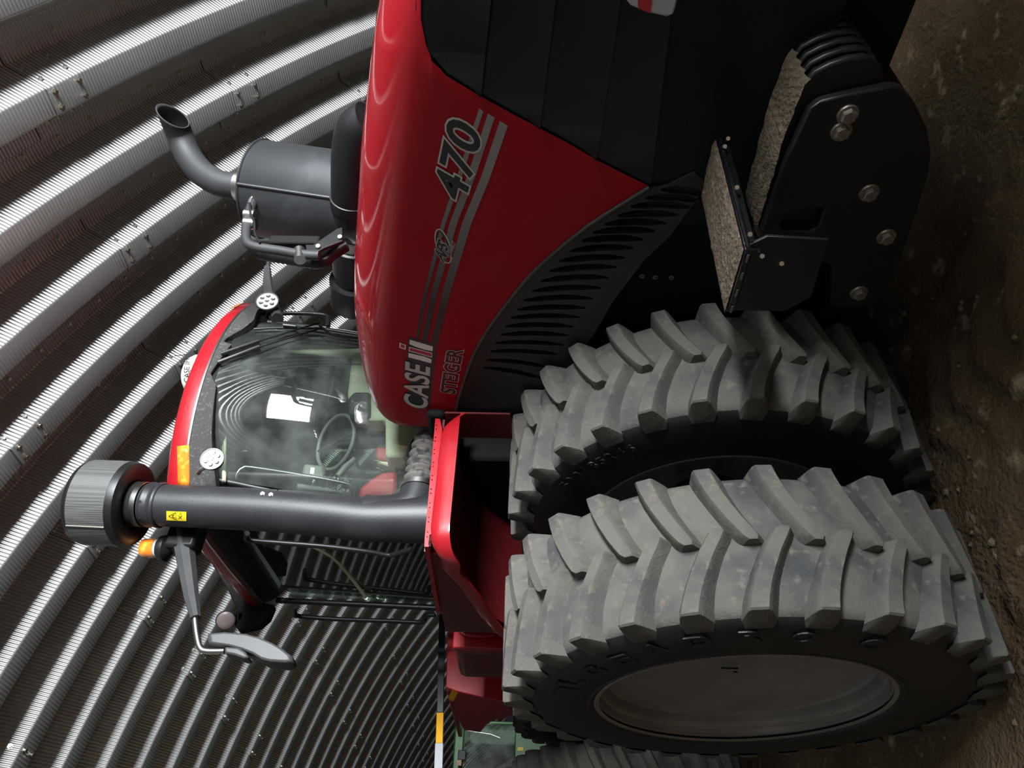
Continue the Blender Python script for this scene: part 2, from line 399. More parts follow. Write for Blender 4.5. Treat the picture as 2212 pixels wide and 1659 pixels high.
BM = Matrix(((BAX.x, BLA.x, 0, 0), (BAX.y, BLA.y, 0, 0), (0, 0, 1, 0), (0, 0, 0, 1)))
vault = empty('ceiling', barn(-6, BY, 5.4)); vault['kind'] = 'structure'
TH_G = math.acos(-BZ / BR) + R(.6)
K0, K1 = -1, 38
far = []
for k in range(K0, K1 + 1):
    base = R(9.9) if k % 2 == 0 else R(17.7)
    s_k = BS0 - BP * (k - 1)
    j = -5
    while True:
        th0 = base + j * ALPHA
        j += 1
        if th0 > TH_G: break
        if th0 + ALPHA < -TH_G: continue
        if th0 + ALPHA < R(-8): far.append((s_k, max(th0, -TH_G), th0 + ALPHA)); continue
        mw = BM @ Matrix.Translation((s_k, BY, BZ)) @ Matrix.Rotation(-th0, 4, 'X')
        if th0 + ALPHA > TH_G:
            o = bpy.data.objects.new('arch_panel', panel_mesh('arch_panel_foot', 0, TH_G - th0, 8))
        else: o = bpy.data.objects.new('arch_panel', PANEL)
        COL.objects.link(o); o.parent = vault; o.matrix_parent_inverse = Matrix.Translation(-WLOC[vault]); o.matrix_basis = mw
        b = bpy.data.objects.new('panel_bolts', BOLTS); COL.objects.link(b); b.parent = o; b['kind'] = 'stuff'
for k in range(-15, K0): far.append((BS0 - BP * (k - 1), -TH_G, TH_G))
vs, fs, uvs = [], [], []
for (s_k, a, b) in far:
    st = max(6, int((b - a) / R(2.2))); n = len(PROF); o0 = len(vs)
    for i in range(st + 1):
        th = a + (b - a) * i / st
        for jx, (s_, d_) in enumerate(PROF):
            rr = BR + d_; vs.append(BM @ V((s_ + s_k, BY + rr * math.sin(th), BZ + rr * math.cos(th))) - WLOC[vault]); uvs.append((PLEN[jx], BR * th))
    for i in range(st):
        for jx in range(n - 1): fs.append((o0 + i * n + jx, o0 + i * n + jx + 1, o0 + (i + 1) * n + jx + 1, o0 + (i + 1) * n + jx))
me = bpy.data.meshes.new('arch_panels_rest'); me.from_pydata([tuple(p) for p in vs], [], fs); me.materials.append(M['galvanised'])
ul = me.uv_layers.new(name='arc')
for lp in me.loops: ul.data[lp.index].uv = uvs[lp.vertex_index]
me.polygons.foreach_set('use_smooth', [True] * len(me.polygons)); me.set_sharp_from_angle(angle=R(50))
o = bpy.data.objects.new('arch_panels', me); COL.objects.link(o); o.parent = vault; o['kind'] = 'stuff'

# end walls (the front one behind the camera holds the daylight opening)
def arch_outline(n=40):
    rr = BR + .1
    return [(BY + rr * math.sin(-TH_G + 2 * TH_G * i / n), BZ + rr * math.cos(-TH_G + 2 * TH_G * i / n)) for i in range(n + 1)]
hole = [(WIN['lat0'], WIN['z0']), (WIN['lat1'], WIN['z0']), (WIN['lat1'], WIN['z1']), (WIN['lat0'], WIN['z1'])]
struct(MB().plate(arch_outline(), [hole], lambda u, v_, w_: barn(FRONT_S + w_, u, v_), .06).build('wall_front', 'wall_board'))
struct(MB().plate(arch_outline(), [], lambda u, v_, w_: barn(REAR_S - w_, u, v_), .06).build('wall_rear', 'wall_board'))

# unseen partition, added to shade the lower scene from the daylight opening
struct(MB().box(barn(6.6, 3.25, 1.445), (.08, 6.5, 2.95), rz=BPSI).build('added_shade_partition', 'wall_board'))

# dirt floor: grid, finer near the tractor, with ruts and lumps
def spaced(a, b, c, fine, coarse):
    out = [a]; x = a
    while x < b:
        x += fine + (coarse - fine) * min(1, abs(x - c) / 7.0) ** 1.5; out.append(min(x, b))
    return out
gs = spaced(REAR_S, FRONT_S + .05, 1.5, .035, .5); gl = spaced(-10.2, 10.0, .6, .035, .5)
vs, fs = [], []
def ground(s_, l_):
    p = V((s_, l_, 0))
    h = .035 * noise.noise(p * .9) + .022 * noise.noise(p * 2.7 + V((3, 1, 0))) + .010 * noise.noise(p * 8.0) + .005 * noise.noise(p * 21)
    rut = math.exp(-((l_ + .75 + .25 * math.sin(s_ * .7)) / .28) ** 2)
    h += -.05 * rut + .035 * math.exp(-((l_ + .32 + .25 * math.sin(s_ * .7)) / .10) ** 2) * (1 + .8 * noise.noise(p * 5))
    X_, Y_ = barn(s_, l_, 0).x, barn(s_, l_, 0).y
    if .2 < X_ < 6 and -.15 < Y_ < 1.9:                     # lug prints of the duals in the loose dirt
        for yc in (.27, 1.12):
            d_ = abs(Y_ - yc)
            if d_ < .30:
                w_ = min(1, (.30 - d_) / .06); ph = (X_ - .55 * d_ + .02 * noise.noise(p * 6)) / .215
                bar_ = max(0, math.sin(2 * PI * ph)); h += w_ * (.038 * bar_ ** .6 - .014) * (1 + .35 * noise.noise(p * 9))
        h += .06 * math.exp(-((Y_ - 1.58 - .03 * noise.noise(p * 3)) / .055) ** 2) * (1 + .7 * noise.noise(p * 8))
    h += .03 * max(0, noise.noise(p * 4.5 + V((9, 2, 4))) - .25) * 2.5
    return h - .03
for s_ in gs:
    for l_ in gl: vs.append(tuple(barn(s_, l_, ground(s_, l_))))
n = len(gl)
for i in range(len(gs) - 1):
    for jx in range(n - 1): fs.append((i * n + jx, (i + 1) * n + jx, (i + 1) * n + jx + 1, i * n + jx + 1))
me = bpy.data.meshes.new('floor'); me.from_pydata(vs, [], fs); me.materials.append(M['dirt'])
me.polygons.foreach_set('use_smooth', [True] * len(me.polygons))
o = bpy.data.objects.new('floor', me); COL.objects.link(o); struct(o)

# ================================================================== THE TRACTOR
YC = 1.85                                   # tractor centre line
tractor = empty('tractor', (0, YC, 0))
tag(tractor, 'red articulated farm tractor on dual tires with black intake stack and 470 decals', 'tractor')
T = tractor

# ---- tires: carcass lathe round Y, lugs as separate shared meshes
TZ, NL = 0.98, 29
def carcass(name):
    half = [(.268, .600), (.276, .622), (.284, .66), (.291, .74), (.287, .82), (.276, .885), (.262, .925), (.235, .946), (.16, .957), (.06, .962)]
    prof = [(-a, r_) for a, r_ in half] + [(a, r_) for a, r_ in reversed(half)]
    m = MB(); n = 116; o = 0
    rings = [[V((r_ * math.cos(2 * PI * k / n), a, r_ * math.sin(2 * PI * k / n))) for k in range(n)] for a, r_ in prof]
    for r_ in rings: m.v += r_
    for i in range(len(rings) - 1):
        tr = min(prof[i][1], prof[i + 1][1]) > .92
        for k in range(n):
            m.f.append([i * n + k, i * n + (k + 1) % n, (i + 1) * n + (k + 1) % n, (i + 1) * n + k]); m.mi.append(1 if tr else 0)
    # bead wall and raised rim-guard ring
    for sg in (-1, 1):
        m.lathe((0, 0, 0), (0, sg, 0), [(.262, .60), (.283, .632), (.286, .640), (.283, .648), (.274, .652)], 80, caps=False)
    return m.mesh(name, ['sidewall_rubber', 'tread_rubber'], 40)
def lug_mesh(name, sg):
    """sg=-1: outer row (a from -.264 to just past centre); sg=+1: inner row. Angle 0 at the shoulder end."""
    st = [(0.0, 0.0), (.12, -.45), (.3, -1.45), (.5, -2.9), (.7, -4.6), (.88, -6.4), (.96, -7.2), (1.0, -7.6)]
    rings = []
    for i, (t, ph) in enumerate(st):
        a = sg * (.264 - t * (.264 + .024))
        wd = (1.92 - .2 * t) * (1 if t < .9 else (.93 if t < .98 else .62))     # half width in degrees
        base = 1.0 if t < .98 else .85
        rt = 1.0165 if t < .97 else 1.010
        drop = .945 if t > .1 else .925
        row = []
        for dph, rr in ((wd + 1.35, drop), (wd + .45, rt - .030), (wd + .06, rt - .009), (wd - .35, rt), (-wd + .35, rt), (-wd - .06, rt - .009), (-wd - .6 * base, rt - .030), (-wd - 2.0 * base, drop)):
            th = R(ph + dph); row.append(V((rr * math.cos(th), a, rr * math.sin(th))))
        rings.append(row)
    # shoulder end face: goes down the sidewall
    end = []
    for (p, rr, ax) in zip(rings[0], (.885, .915, .93, .935, .935, .93, .915, .885), (.283,) * 8):
        th = math.atan2(p.z, p.x); k = .8
        end.append(V((rr * math.cos(th * k), sg * ax, rr * math.sin(th * k))))
    tip0 = [V((p.x * .993, sg * .270, p.z * .993)) for p in rings[0]]
    m = MB().loft([end, tip0] + rings, closed=False, cap0=True, cap1=True)
    return m.mesh(name, ['tread_rubber'], 30)
CARC = carcass('tire'); LUG_O = lug_mesh('tread_lug', -1); LUG_I = lug_mesh('tread_lug_inner', 1)
def joined_tire():
    bm = bmesh.new(); bm.from_mesh(CARC)
    for me_, off in ((LUG_O, 0), (LUG_I, .5)):
        for k in range(NL):
            rot = Matrix.Rotation(-R(360.0 / NL) * (k + off), 4, 'Y'); b2 = bmesh.new(); b2.from_mesh(me_); b2.transform(rot)
            t_ = bpy.data.meshes.new('t'); b2.to_mesh(t_); b2.free()
            n0 = len(bm.faces); bm.from_mesh(t_); bpy.data.meshes.remove(t_)
            bm.faces.ensure_lookup_table()
            for f in bm.faces[n0:]: f.material_index = 1
    me_ = bpy.data.meshes.new('tire_whole'); bm.to_mesh(me_); bm.free()
    for mm in ('sidewall_rubber', 'tread_rubber'): me_.materials.append(M[mm])
    return me_
WHOLE = joined_tire()
PH0 = 22.4                                  # angle of one outer lug end above the axle line
def tire(x, y, lugs=True, mirror=False, ph=PH0):
    o = bpy.data.objects.new('tire', CARC if lugs else WHOLE); COL.objects.link(o); o.parent = T
    o.location = V((x, y, TZ)) - WLOC[T]; WLOC[o] = V((x, y, TZ))
    if mirror: o.rotation_euler = (0, 0, PI)
    if lugs:
        for me_, off in ((LUG_O, 0.0), (LUG_I, -.5)):
            for k in range(NL):
                l = bpy.data.objects.new('tread_lug', me_); COL.objects.link(l); l.parent = o
                l.rotation_euler = (0, -R(ph + (k + off) * 360.0 / NL), 0)
    else: o.rotation_euler = (0, -R(ph), PI if mirror else 0)
    return o
def wheel_disc(x, y, sg, depth, name='wheel_rim', full=True):
    """sg: -1 outer face towards -Y. y = flange plane"""
    m = MB()
    prof = [(.0, .598), (-.004, .612), (.006, .615), (.010, .604), (.018, .592), (.030, .588), (.044, .587), (.050, .580), (.056, .574), (.075, .572), (depth, .570), (depth + .008, .562), (depth + .014, .550), (depth + .020, .30), (depth + .03, .16), (depth + .03, .01)]
    m.lathe((x, y, TZ), (0, -sg, 0), prof, 72, caps=False)
    r_ = m.build(name, 'rim_grey', T, 40)
    MB().lathe((x, y, TZ), (0, -sg, 0), [(-.005, .610), (-.007, .614), (-.003, .619), (.004, .617)], 72, caps=False).build('rim_flange', 'rim_lip', r_, 40)
    MB().box((x + .10, y - sg * (depth + .012), TZ + .05), (.012, .004, .07)).build('disc_slit', 'black_matte', r_)
    MB().lathe((x, y, TZ), (0, -sg, 0), [(.015, .59), (.25, .575), (.54, .59)], 60, caps=False).build('rim_barrel', 'rim_grey', r_, 40)
    return r_
YO, YI, DUAL = 0.272, 1.121, 0.849
t_out = tire(0, YO); t_in = tire(0, YI, ph=PH0 + 4.0)
t_rear = tire(-3.91, YO, ph=5); tire(-3.91, YI, lugs=False, ph=3)
for x in (0, -3.91):
    for y in (YO, YI): tire(x, 2 * YC - y, lugs=False, mirror=True, ph=11)
t_out['label'] = 'outer front tire with dusty grey lugs'; t_in['label'] = 'inner front tire tucked beside the hood'
wheel_disc(0, .0, -1, .10)
def wall_letter(ch, x, y, Yp, tire_o, w_=.075, h_=.085, flip=0):
    p = at(x, y, Y=Yp); ang = math.atan2(p.z - TZ, p.x); rad = math.hypot(p.x, p.z - TZ)
    uv, fs = text_loops(ch, .02)
    vs = [V(((rad + (v_ - .5) * h_) * math.cos(ang - (u - .5) * w_ / rad), Yp, TZ + (rad + (v_ - .5) * h_) * math.sin(ang - (u - .5) * w_ / rad))) for u, v_ in uv]
    m = MB(); n0 = len(vs)
    m.add(vs, fs)
    o = m.build('sidewall_letter', 'sidewall_rubber', tire_o, None)
    sd = o.modifiers.new('s', 'SOLIDIFY'); sd.thickness = .005; sd.offset = 0
for ch, x, y in (('I', 1223, 1495), ('L', 1233, 1473), ('G', 1283.5, 1449.5), ('E', 1344, 1425.5), ('A', 1412, 1402), ('D', 1508, 1386), ('R', 1622, 1375), ('O', 1736, 1378), ('C', 1884, 1392)):
    wall_letter(ch, x, y, -.020, t_out)
for i, ch in enumerate('520/85R46'):
    t = i / 8.0; pa, pb = at(1222, 1048, Y=DUAL - .020), at(1362, 968, Y=DUAL - .020)
    a0 = math.atan2(pa.z - TZ, pa.x); a1 = math.atan2(pb.z - TZ, pb.x); rr = math.hypot(pa.x, pa.z - TZ)
    an = a0 + (a1 - a0) * t; q = V((rr * math.cos(an), DUAL - .020, TZ + rr * math.sin(an)))
    uv, fs = text_loops(ch, .01); ww = .032 if ch != '/' else .018
    m = MB(); m.add([V(((rr + (v_ - .5) * .055) * math.cos(an - (u - .5) * ww / rr), DUAL - .020, TZ + (rr + (v_ - .5) * .055) * math.sin(an - (u - .5) * ww / rr))) for u, v_ in uv], fs)
    o = m.build('sidewall_letter', 'sidewall_rubber', t_in, None); sd = o.modifiers.new('s', 'SOLIDIFY'); sd.thickness = .006; sd.offset = 0
wheel_disc(0, DUAL, -1, .16)
wheel_disc(-3.91, .0, -1, .10)
hub = MB().lathe((0, .16, TZ), (0, 1, 0), [(0, .17), (.9, .17), (1.2, .20), (2.2, .20), (2.5, .17), (3.2, .17)], 28).build('axle', 'black_satin', T)
MB().lathe((-3.91, .16, TZ), (0, 1, 0), [(0, .17), (.9, .17), (1.2, .20), (2.2, .20), (2.5, .17), (3.2, .17)], 28).build('axle', 'black_satin', T)
for k in range(10):                          # nuts on the inner wheel disc
    a = 2 * PI * k / 10
    MB().lathe((.30 * math.cos(a), DUAL + .168, TZ + .30 * math.sin(a)), (0, -1, 0), [(0, .022), (.03, .022)], 6).build('wheel_nut', 'dirty_bolt', T)

# ---- chassis under the hood and cab
MB().box((.75, YC, .98), (3.0, .62, .62)).build('front_frame', 'black_matte', T, bevel=.02)
MB().box((-2.9, YC, .98), (3.6, .7, .6)).build('rear_frame', 'black_matte', T, bevel=.02)
MB().box((.55, YC, 1.55), (2.3, .66, .8)).build('engine_block', 'black_matte', T, bevel=.04)
MB().box((-1.0, YC, 2.0), (1.9, 1.2, .6)).build('cab_mount', 'black_matte', T, bevel=.03)

# ---- hood
HY = 1.42
LOW = [(-.2, 2.33), (.10, 2.30), (.23, 2.28), (.40, 2.23), (.61, 2.17), (.80, 2.09), (.96, 2.00), (1.12, 1.91), (1.25, 1.80), (1.39, 1.68), (1.50, 1.55), (1.58, 1.45),
       (1.62, 1.53), (1.69, 1.66), (1.77, 1.79), (1.87, 1.97), (1.94, 2.09), (2.01, 2.20), (2.06, 2.24), (2.11, 2.26), (2.19, 2.27), (2.3, 2.26), (3.0, 2.1)]
Z15 = [(-.06, 2.70), (0.02, 2.745), (.2, 2.76), (.45, 2.75), (.76, 2.72), (1.02, 2.67), (1.33, 2.60), (1.6, 2.54), (1.84, 2.475), (2.07, 2.41), (2.22, 2.355), (2.45, 2.26), (2.75, 2.10)]
def hood_ring(X, inset=0.0, zdrop=0.0):
    """half section from the lower edge of the red panel to the centre line, mirrored"""
    zl = interp(LOW, X); z15 = interp(Z15, X) - zdrop; zs = z15 - .165
    half = []; p0 = 0.0
    if zl > zs - .01: p0 = math.asin(min(.9, max(0, zl - zs) / .225)); zl = zs - .004
    for t in (0, .3, .6, .85, .95):
        if p0: half.append((HY + inset + .26 * (1 - math.cos(p0)), zs + .225 * math.sin(p0) - .002 * (1 - t)))
        else: half.append((HY + inset - .004 * math.sin(PI * t), zl + (zs - zl) * t))
    for k in range(0, 10):
        ph = p0 + (k / 9) * (PI / 2 - p0)
        half.append((HY + inset + .26 * (1 - math.cos(ph)), zs + .225 * math.sin(ph)))
    half.append((YC - .08, zs + .235)); half.append((YC, zs + .237))
    ring = [V((X, y, z)) for y, z in half] + [V((X, 2 * YC - y, z)) for y, z in reversed(half[:-1])]
    return ring
xs = [.0, .04, .1, .17, .23, .31, .40, .5, .61, .7, .8, .88, .96, 1.04, 1.12, 1.19, 1.25, 1.32, 1.39, 1.45, 1.50, 1.545, 1.58, 1.60, 1.62, 1.655, 1.69, 1.73, 1.77, 1.82, 1.87, 1.905, 1.94, 1.975, 2.01, 2.035, 2.06, 2.085, 2.11, 2.15, 2.19, 2.25, 2.35, 2.45, 2.6, 2.75]
rings = [hood_ring(-.075, .14, .12), hood_ring(-.06, .075, .055), hood_ring(-.035, .025, .018)] + [hood_ring(x) for x in xs] + [hood_ring(2.80, .04, .04), hood_ring(2.83, .12, .12)]
hood = MB().loft(rings, closed=False, cap0=True, cap1=True).build('hood', 'hood_paint', T, 38, label='glossy red engine hood with rounded shoulders')
# fade: pale inset trim under the rear edge
P = lambda x, y, Y=HY: at(x, y, Y=Y)
def flat(p): return (p.x, p.z)
def side_frame(Y): return lambda u, v_, w_: V((u, Y + w_, v_))
# curved black band over the wheel with louvre slots
up = [flat(P(x, y)) for x, y in [(984, 899), (990, 867), (1003, 823), (1024, 765), (1057, 707), (1097, 653), (1144, 595), (1198, 545), (1270, 487), (1343, 440), (1403, 403), (1440, 400), (1500, 372)]]
dn = [flat(P(x, y)) for x, y in [(1530, 400), (1490, 450), (1444, 512), (1393, 559), (1324, 650), (1285, 718), (1235, 790), (1190, 850), (1150, 905)]]
slots = []
for (ua, ub, da, db) in [(675, 1085, 1040, 1155), (695, 1040, 1075, 1088), (715, 990, 1120, 1008), (745, 940, 1155, 952), (775, 890, 1185, 895), (805, 840, 1215, 843), (838, 790, 1250, 786), (875, 740, 1290, 732), (915, 685, 1330, 674), (965, 630, 1380, 612), (1018, 570, 1420, 549), (1070, 510, 1470, 488), (1130, 450, 1520, 432), (1195, 390, 1570, 374), (1260, 330, 1630, 322), (1330, 280, 1700, 272), (1400, 230, 1765, 226), (1475, 180, 1840, 178), (1555, 125, 1915, 132), (1645, 75, 1960, 92), (1735, 25, 2010, 60)]:
    a, b = (V((*flat(P(800 + u * .3617, 400 + v_ * .3617)), 0)) for u, v_ in ((ua, ub), (da, db)))
    ax = (b - a).normalized(); nn = V((-ax.y, ax.x, 0)); L_ = (b - a).length; h = .0175
    bow = lambda t: .012 * math.sin(PI * t)
    top = [a + ax * (L_ * t) + nn * (bow(t) + h * min(1, 4 * t + .25, 4 * (1 - t) + .25)) for t in (0, .08, .25, .5, .75, .92, 1)]
    bot = [a + ax * (L_ * t) + nn * (bow(t) - h * min(1, 4 * t + .25, 4 * (1 - t) + .25)) for t in (1, .92, .75, .5, .25, .08, 0)]
    slots.append([(p.x, p.y) for p in top + bot])
band = MB().plate(up + dn, slots, side_frame(HY - .004), .035).build('vent_band', 'vent_plastic', T, 30, bevel=.004, label='black arched vent panel with slots over the wheel')
for sl in slots:                             # one pressed louvre blade behind each slot
    n2 = len(sl) // 2
    A = [V((p[0], HY + .004, p[1])) for p in sl[:n2]]; B_ = [V((p[0], HY + .030, p[1])) for p in reversed(sl[n2:])]
    MB().loft([A, [(a + b) / 2 + V((0, -.002, 0)) for a, b in zip(A, B_)], B_], closed=False, cap0=False, cap1=False).build('louvre', 'black_satin', band, 60)
MB().sweep(bez([V((p[0], HY - .006, p[1])) for p in up[:11]], 3), .010, 8).build('band_rim', 'vent_plastic', band, 60)
# rear skirt below the band (dark), inner wheel-house wall
skirt = [flat(P(x, y)) for x, y in [(984, 899), (995, 860), (1040, 800), (1100, 780), (1200, 790), (1235, 790), (1190, 850), (1150, 905)]]
MB().plate([(-.02, 2.31), (.3, 2.24), (.3, 1.2), (-.02, 1.2)], [], side_frame(HY + .02), .02).build('wheel_house', 'black_satin', T)
MB().plate([(-.9, 2.3), (1.7, 2.3), (1.7, .95), (-.9, .95)], [], side_frame(HY + .075), .02).build('inner_liner', 'black_matte', T)
for x, y in [(1387, 594), (1415, 597), (1450, 598)]:
    p = at(x, y, Y=HY + .07); MB().lathe(p, (0, -1, 0), [(0, .013), (.008, .013), (.009, .007), (.016, .007)], 6).build('liner_bolt', 'dirty_bolt', T)
# black grille side: horizontal stepped slats
xf = 2.78
crease = [[(1061, 0), (1039, 210)], [(1198, 18), (1166, 282)], [(1336, 29), (1289, 340)], [(1452, 0), (1405, 395)]]
lines = []
for a, b in crease:
    pa, pb = P(*a), P(*b); sl = (pa.z - pb.z) / (pa.x - pb.x); lines.append((sl, pb.z - sl * pb.x))
lines = [(0, 9)] + lines + [(-.05, 1.06)]
def redx(z):                                 # X of the red border at height z on the grille side
    tab = [(b, a) for a, b in LOW if 1.58 <= a <= 2.12]; return interp(sorted(tab), z)
for i in range(len(lines) - 1):
    ring = []
    def zt(X): return min(lines[i][0] * X + lines[i][1], interp(LOW, X) + .01 if X >= 1.58 else 9)
    def zb(X): return lines[i + 1][0] * X + lines[i + 1][1]
    x0 = 1.40 if i == 4 else None
    if x0 is None:
        x0 = 1.58
        while x0 < 2.7 and zb(x0) > interp(LOW, x0): x0 += .005
    pts = []; X = x0; k = 0
    while X < xf: pts.append(X); X += .014
    pts.append(xf)
    A = []; B_ = []
    for X in pts:
        t_, b_ = zt(X), zb(X)
        t_ = max(t_, b_ + .002)
        zs_ = interp(Z15, X) - .165; sh = max(0, min(.9, (t_ - zs_) / .225))
        A.append(V((X, HY + max(.012 if sh < .05 else .004, .26 * (1 - math.cos(math.asin(sh))) + .004), t_ + .006))); B_.append(V((X, HY - .012 if i < 4 else HY + .0, b_)))
    back = [V((p.x, HY + .03, p.z)) for p in B_]
    MB().loft([A, B_, back], closed=False, cap0=False, cap1=False).build('grille_slat', 'mesh_panel', T, 20)
MB().plate([(1.5, 1.3), (2.0, 2.2), (2.78, 2.15), (2.78, 1.0), (1.5, 1.0)], [], side_frame(HY + .034), .01).build('grille_backing', 'black_matte', T)
MB().loft([[V((2.78, HY + .02, 1.02)), V((2.78, 2 * YC - HY, 1.02)), V((2.78, 2 * YC - HY, 2.1)), V((2.78, HY + .02, 2.1))], [V((2.86, HY + .2, 1.1)), V((2.86, 2 * YC - HY - .2, 1.1)), V((2.86, 2 * YC - HY - .2, 2.0)), V((2.86, HY + .2, 2.0))]]).build('nose_grille', 'mesh_panel', T, bevel=.03)
MB().plate([(1.5, 2.2), (2.78, 2.1), (2.78, 1.0), (1.5, 1.0)], [], side_frame(2 * YC - HY - .01), .02).build('far_side_panel', 'mesh_panel', T)
# headlight in the grille side
hl = [at(x, y, Y=HY - .02) for x, y in [(1345, -60), (1347, -8), (1362, 12), (1400, 27), (1440, 36), (1455, 30), (1462, 5), (1466, -60)]]
h0 = MB().plate([flat(p) for p in hl], [], side_frame(HY - .022), .03).build('headlight', 'silver_tape', T, bevel=.006)
hb = [at(x, y, Y=HY - .02) for x, y in [(1376, -60), (1378, 17), (1405, 28), (1416, -60)]]
MB().plate([flat(p) for p in hb], [], side_frame(HY - .0235), .001).build('headlight_stripe', 'print_red', h0)

# ---- decals on the hood side
DY = HY - .0050
D = lambda x, y, l=0.0: at(x, y, Y=DY - l)
def quad_strip(name, left, right, mat, lift=0.0, parent=hood):
    A = [D(x, y, lift) for x, y in left]; B_ = [D(x, y, lift) for x, y in right]
    return MB().loft([A, B_], closed=False, cap0=False, cap1=False).build(name, mat, parent, None)
quad_strip('stripe', [(1035, 234), (994, 360), (954, 480), (916, 630), (898, 732)], [(1044, 240.6), (1003, 366), (963, 481), (923, 631), (904, 733)], 'stripe_print')
quad_strip('stripe', [(1054, 245), (1013, 370), (972, 480), (932, 630), (911, 735)], [(1068.5, 254), (1028, 378), (987.5, 482), (945, 631), (922, 737)], 'stripe_print')
quad_strip('stripe', [(1079.8, 261), (1040, 380), (999, 480), (956, 630), (931, 742)], [(1096.8, 272), (1057, 388), (1018, 483), (973, 631), (944, 745)], 'stripe_print')
zb5 = lambda u, v_: (850 + u * .12056, 710 + v_ * .12056)
quad_strip('badge_backing', [zb5(*q) for q in [(268, 148), (258, 400), (245, 570), (262, 620), (300, 1000), (250, 1240), (420, 1440)]], [zb5(*q) for q in [(782, 290), (745, 560), (720, 760), (705, 860), (690, 1000), (668, 1220), (640, 1420)]], 'print_black', .0004)
n_ = (0, -1, 0)
def txt(name, s, bl, br, tl, mat, lift, off=0.0, space=1.0): return decal_text(name, s, D(*bl), D(*br), D(*tl), mat, hood, lift, n_, off, space=space)
def tri(bl, br, tl): return bl, br, tl
bl, br = zb5(598, 1450), zb5(655, 695); upv = (-405 * .12056, -100 * .12056)
txt('badge_outline', 'CASE', bl, br, (bl[0] + upv[0], bl[1] + upv[1]), 'print_black', .0008, .045)  # black print edging the silver letters
txt('badge_letters', 'CASE', bl, br, (bl[0] + upv[0], bl[1] + upv[1]), 'print_silver', .0016, .02)
def poly(name, pts, mat, lift, f=zb5): return MB().add([D(*f(*q), lift) for q in pts], [list(range(len(pts)))]).build(name, mat, hood, None)
poly('badge_bar', [(290, 195), (705, 320), (700, 405), (550, 375), (410, 330), (285, 275)], 'print_white', .0018)
poly('badge_bar_edge', [(280, 325), (695, 432), (688, 518), (272, 404)], 'print_white', .0018)
poly('badge_bar', [(292, 342), (684, 444), (678, 502), (284, 392)], 'print_red', .0022)
poly('badge_bar', [(270, 435), (420, 470), (560, 500), (685, 550), (675, 620), (265, 510)], 'print_white', .0018)
poly('badge_dot_edge', [(108, 248), (222, 292), (216, 378), (104, 342)], 'print_white', .0014)
poly('badge_dot', [(128, 272), (204, 300), (198, 354), (124, 330)], 'print_red', .0018)
bl, br = zb5(1100, 1165), zb5(1245, 395); tl = (bl[0] - 30.7, bl[1] - 4.8)
txt('name_outline', 'STEIGER', bl, br, tl, 'print_silver', .0006, .065, .98)
txt('name_letters', 'STEIGER', bl, br, tl, 'print_black', .0012, .03, .98)
bl, br, tl = (1003, 440), (1041, 290), (939, 404)
txt('number_outline', '470', bl, br, tl, 'print_silver', .0008, .06, 1.06)
txt('number', '470', bl, br, tl, 'print_black', .0014, .022, 1.06)
z4 = lambda u, v_: (860 + u * .0904, 480 + v_ * .0904)
bl, br, tl = z4(1085, 960), z4(1195, 600), z4(870, 740)
def ribbon(name, pts, wd, mat, lift):
    c = [D(*z4(*q), lift) for q in pts]; c = bez(c, 5); A, B_ = [], []
    for i, p in enumerate(c):
        t_ = (c[min(i + 1, len(c) - 1)] - c[max(i - 1, 0)]).normalized(); nn = t_.cross(V((0, 1, 0)))
        A.append(p + nn * wd / 2); B_.append(p - nn * wd / 2)
    MB().loft([A, B_], closed=False, cap0=False, cap1=False).build(name, mat, hood, None)
ribbon('logo_ring', [(920, 520), (905, 360), (930, 220), (985, 185), (1070, 260), (1160, 420), (1215, 560)], .012, 'print_silver', .0003)
ribbon('logo_ring_core', [(925, 510), (915, 370), (940, 240), (985, 205), (1060, 275), (1150, 430), (1205, 560)], .0075, 'print_black', .0006)
ribbon('logo_ring', [(1110, 945), (1170, 975), (1225, 965), (1262, 900), (1275, 830)], .006, 'print_silver', .0003)
txt('logo_outline', 'AFS', bl, br, tl, 'print_silver', .0008, .075, .9)
txt('logo_letters', 'AFS', bl, br, tl, 'print_black', .0014, .03, .9)
bl, br, tl = z4(1250, 855), z4(1375, 480), z4(1175, 815)
txt('logo_outline', 'CONNECT', bl, br, tl, 'print_silver', .0010, .07)
txt('logo_letters', 'CONNECT', bl, br, tl, 'print_black', .0016, .0)

# ---- front fender over the inner wheel
FX, FZ = .20, 2.355
def lip_section(p, n, drop):
    n = V(n); z = V((0, 0, 1))
    return [p - n * .10, p - n * .02 + z * .002, p + n * .012 - z * .006, p + n * .032 - z * .022, p + n * .043 - z * .05, p + n * .046 - z * drop, p + n * .034 - z * drop]
secs = []
for i, y in enumerate((1.335, 1.325, 1.31, 1.29, 1.26, 1.22, 1.1, .95, .8, .72, .68)):
    dz = max(0, (y - 1.22) / .115) ** 2 * .078
    secs.append(lip_section(V((FX, y, FZ - dz)), (1, 0, 0), .098 - dz))
for k in range(1, 7):
    a = k / 6 * PI / 2
    secs.append(lip_section(V((FX - .09 + .09 * math.cos(a), .68 - .09 * math.sin(a), FZ - .05 * (k / 6) ** 2)), (math.cos(a), -math.sin(a), 0), .098))
for x, zb_ in ((.02, 2.215), (-.12, 2.165), (-.26, 2.125), (-.42, 2.09), (-.55, 2.06), (-.75, 2.0), (-.95, 1.90), (-1.1, 1.78)):
    secs.append(lip_section(V((x, .59, zb_ + .098)), (0, -1, 0), .098))
fender = MB().loft(secs, closed=False, cap0=False, cap1=False).build('fender', 'red_paint', T, 50, label='red front fender lip over the inner wheel')
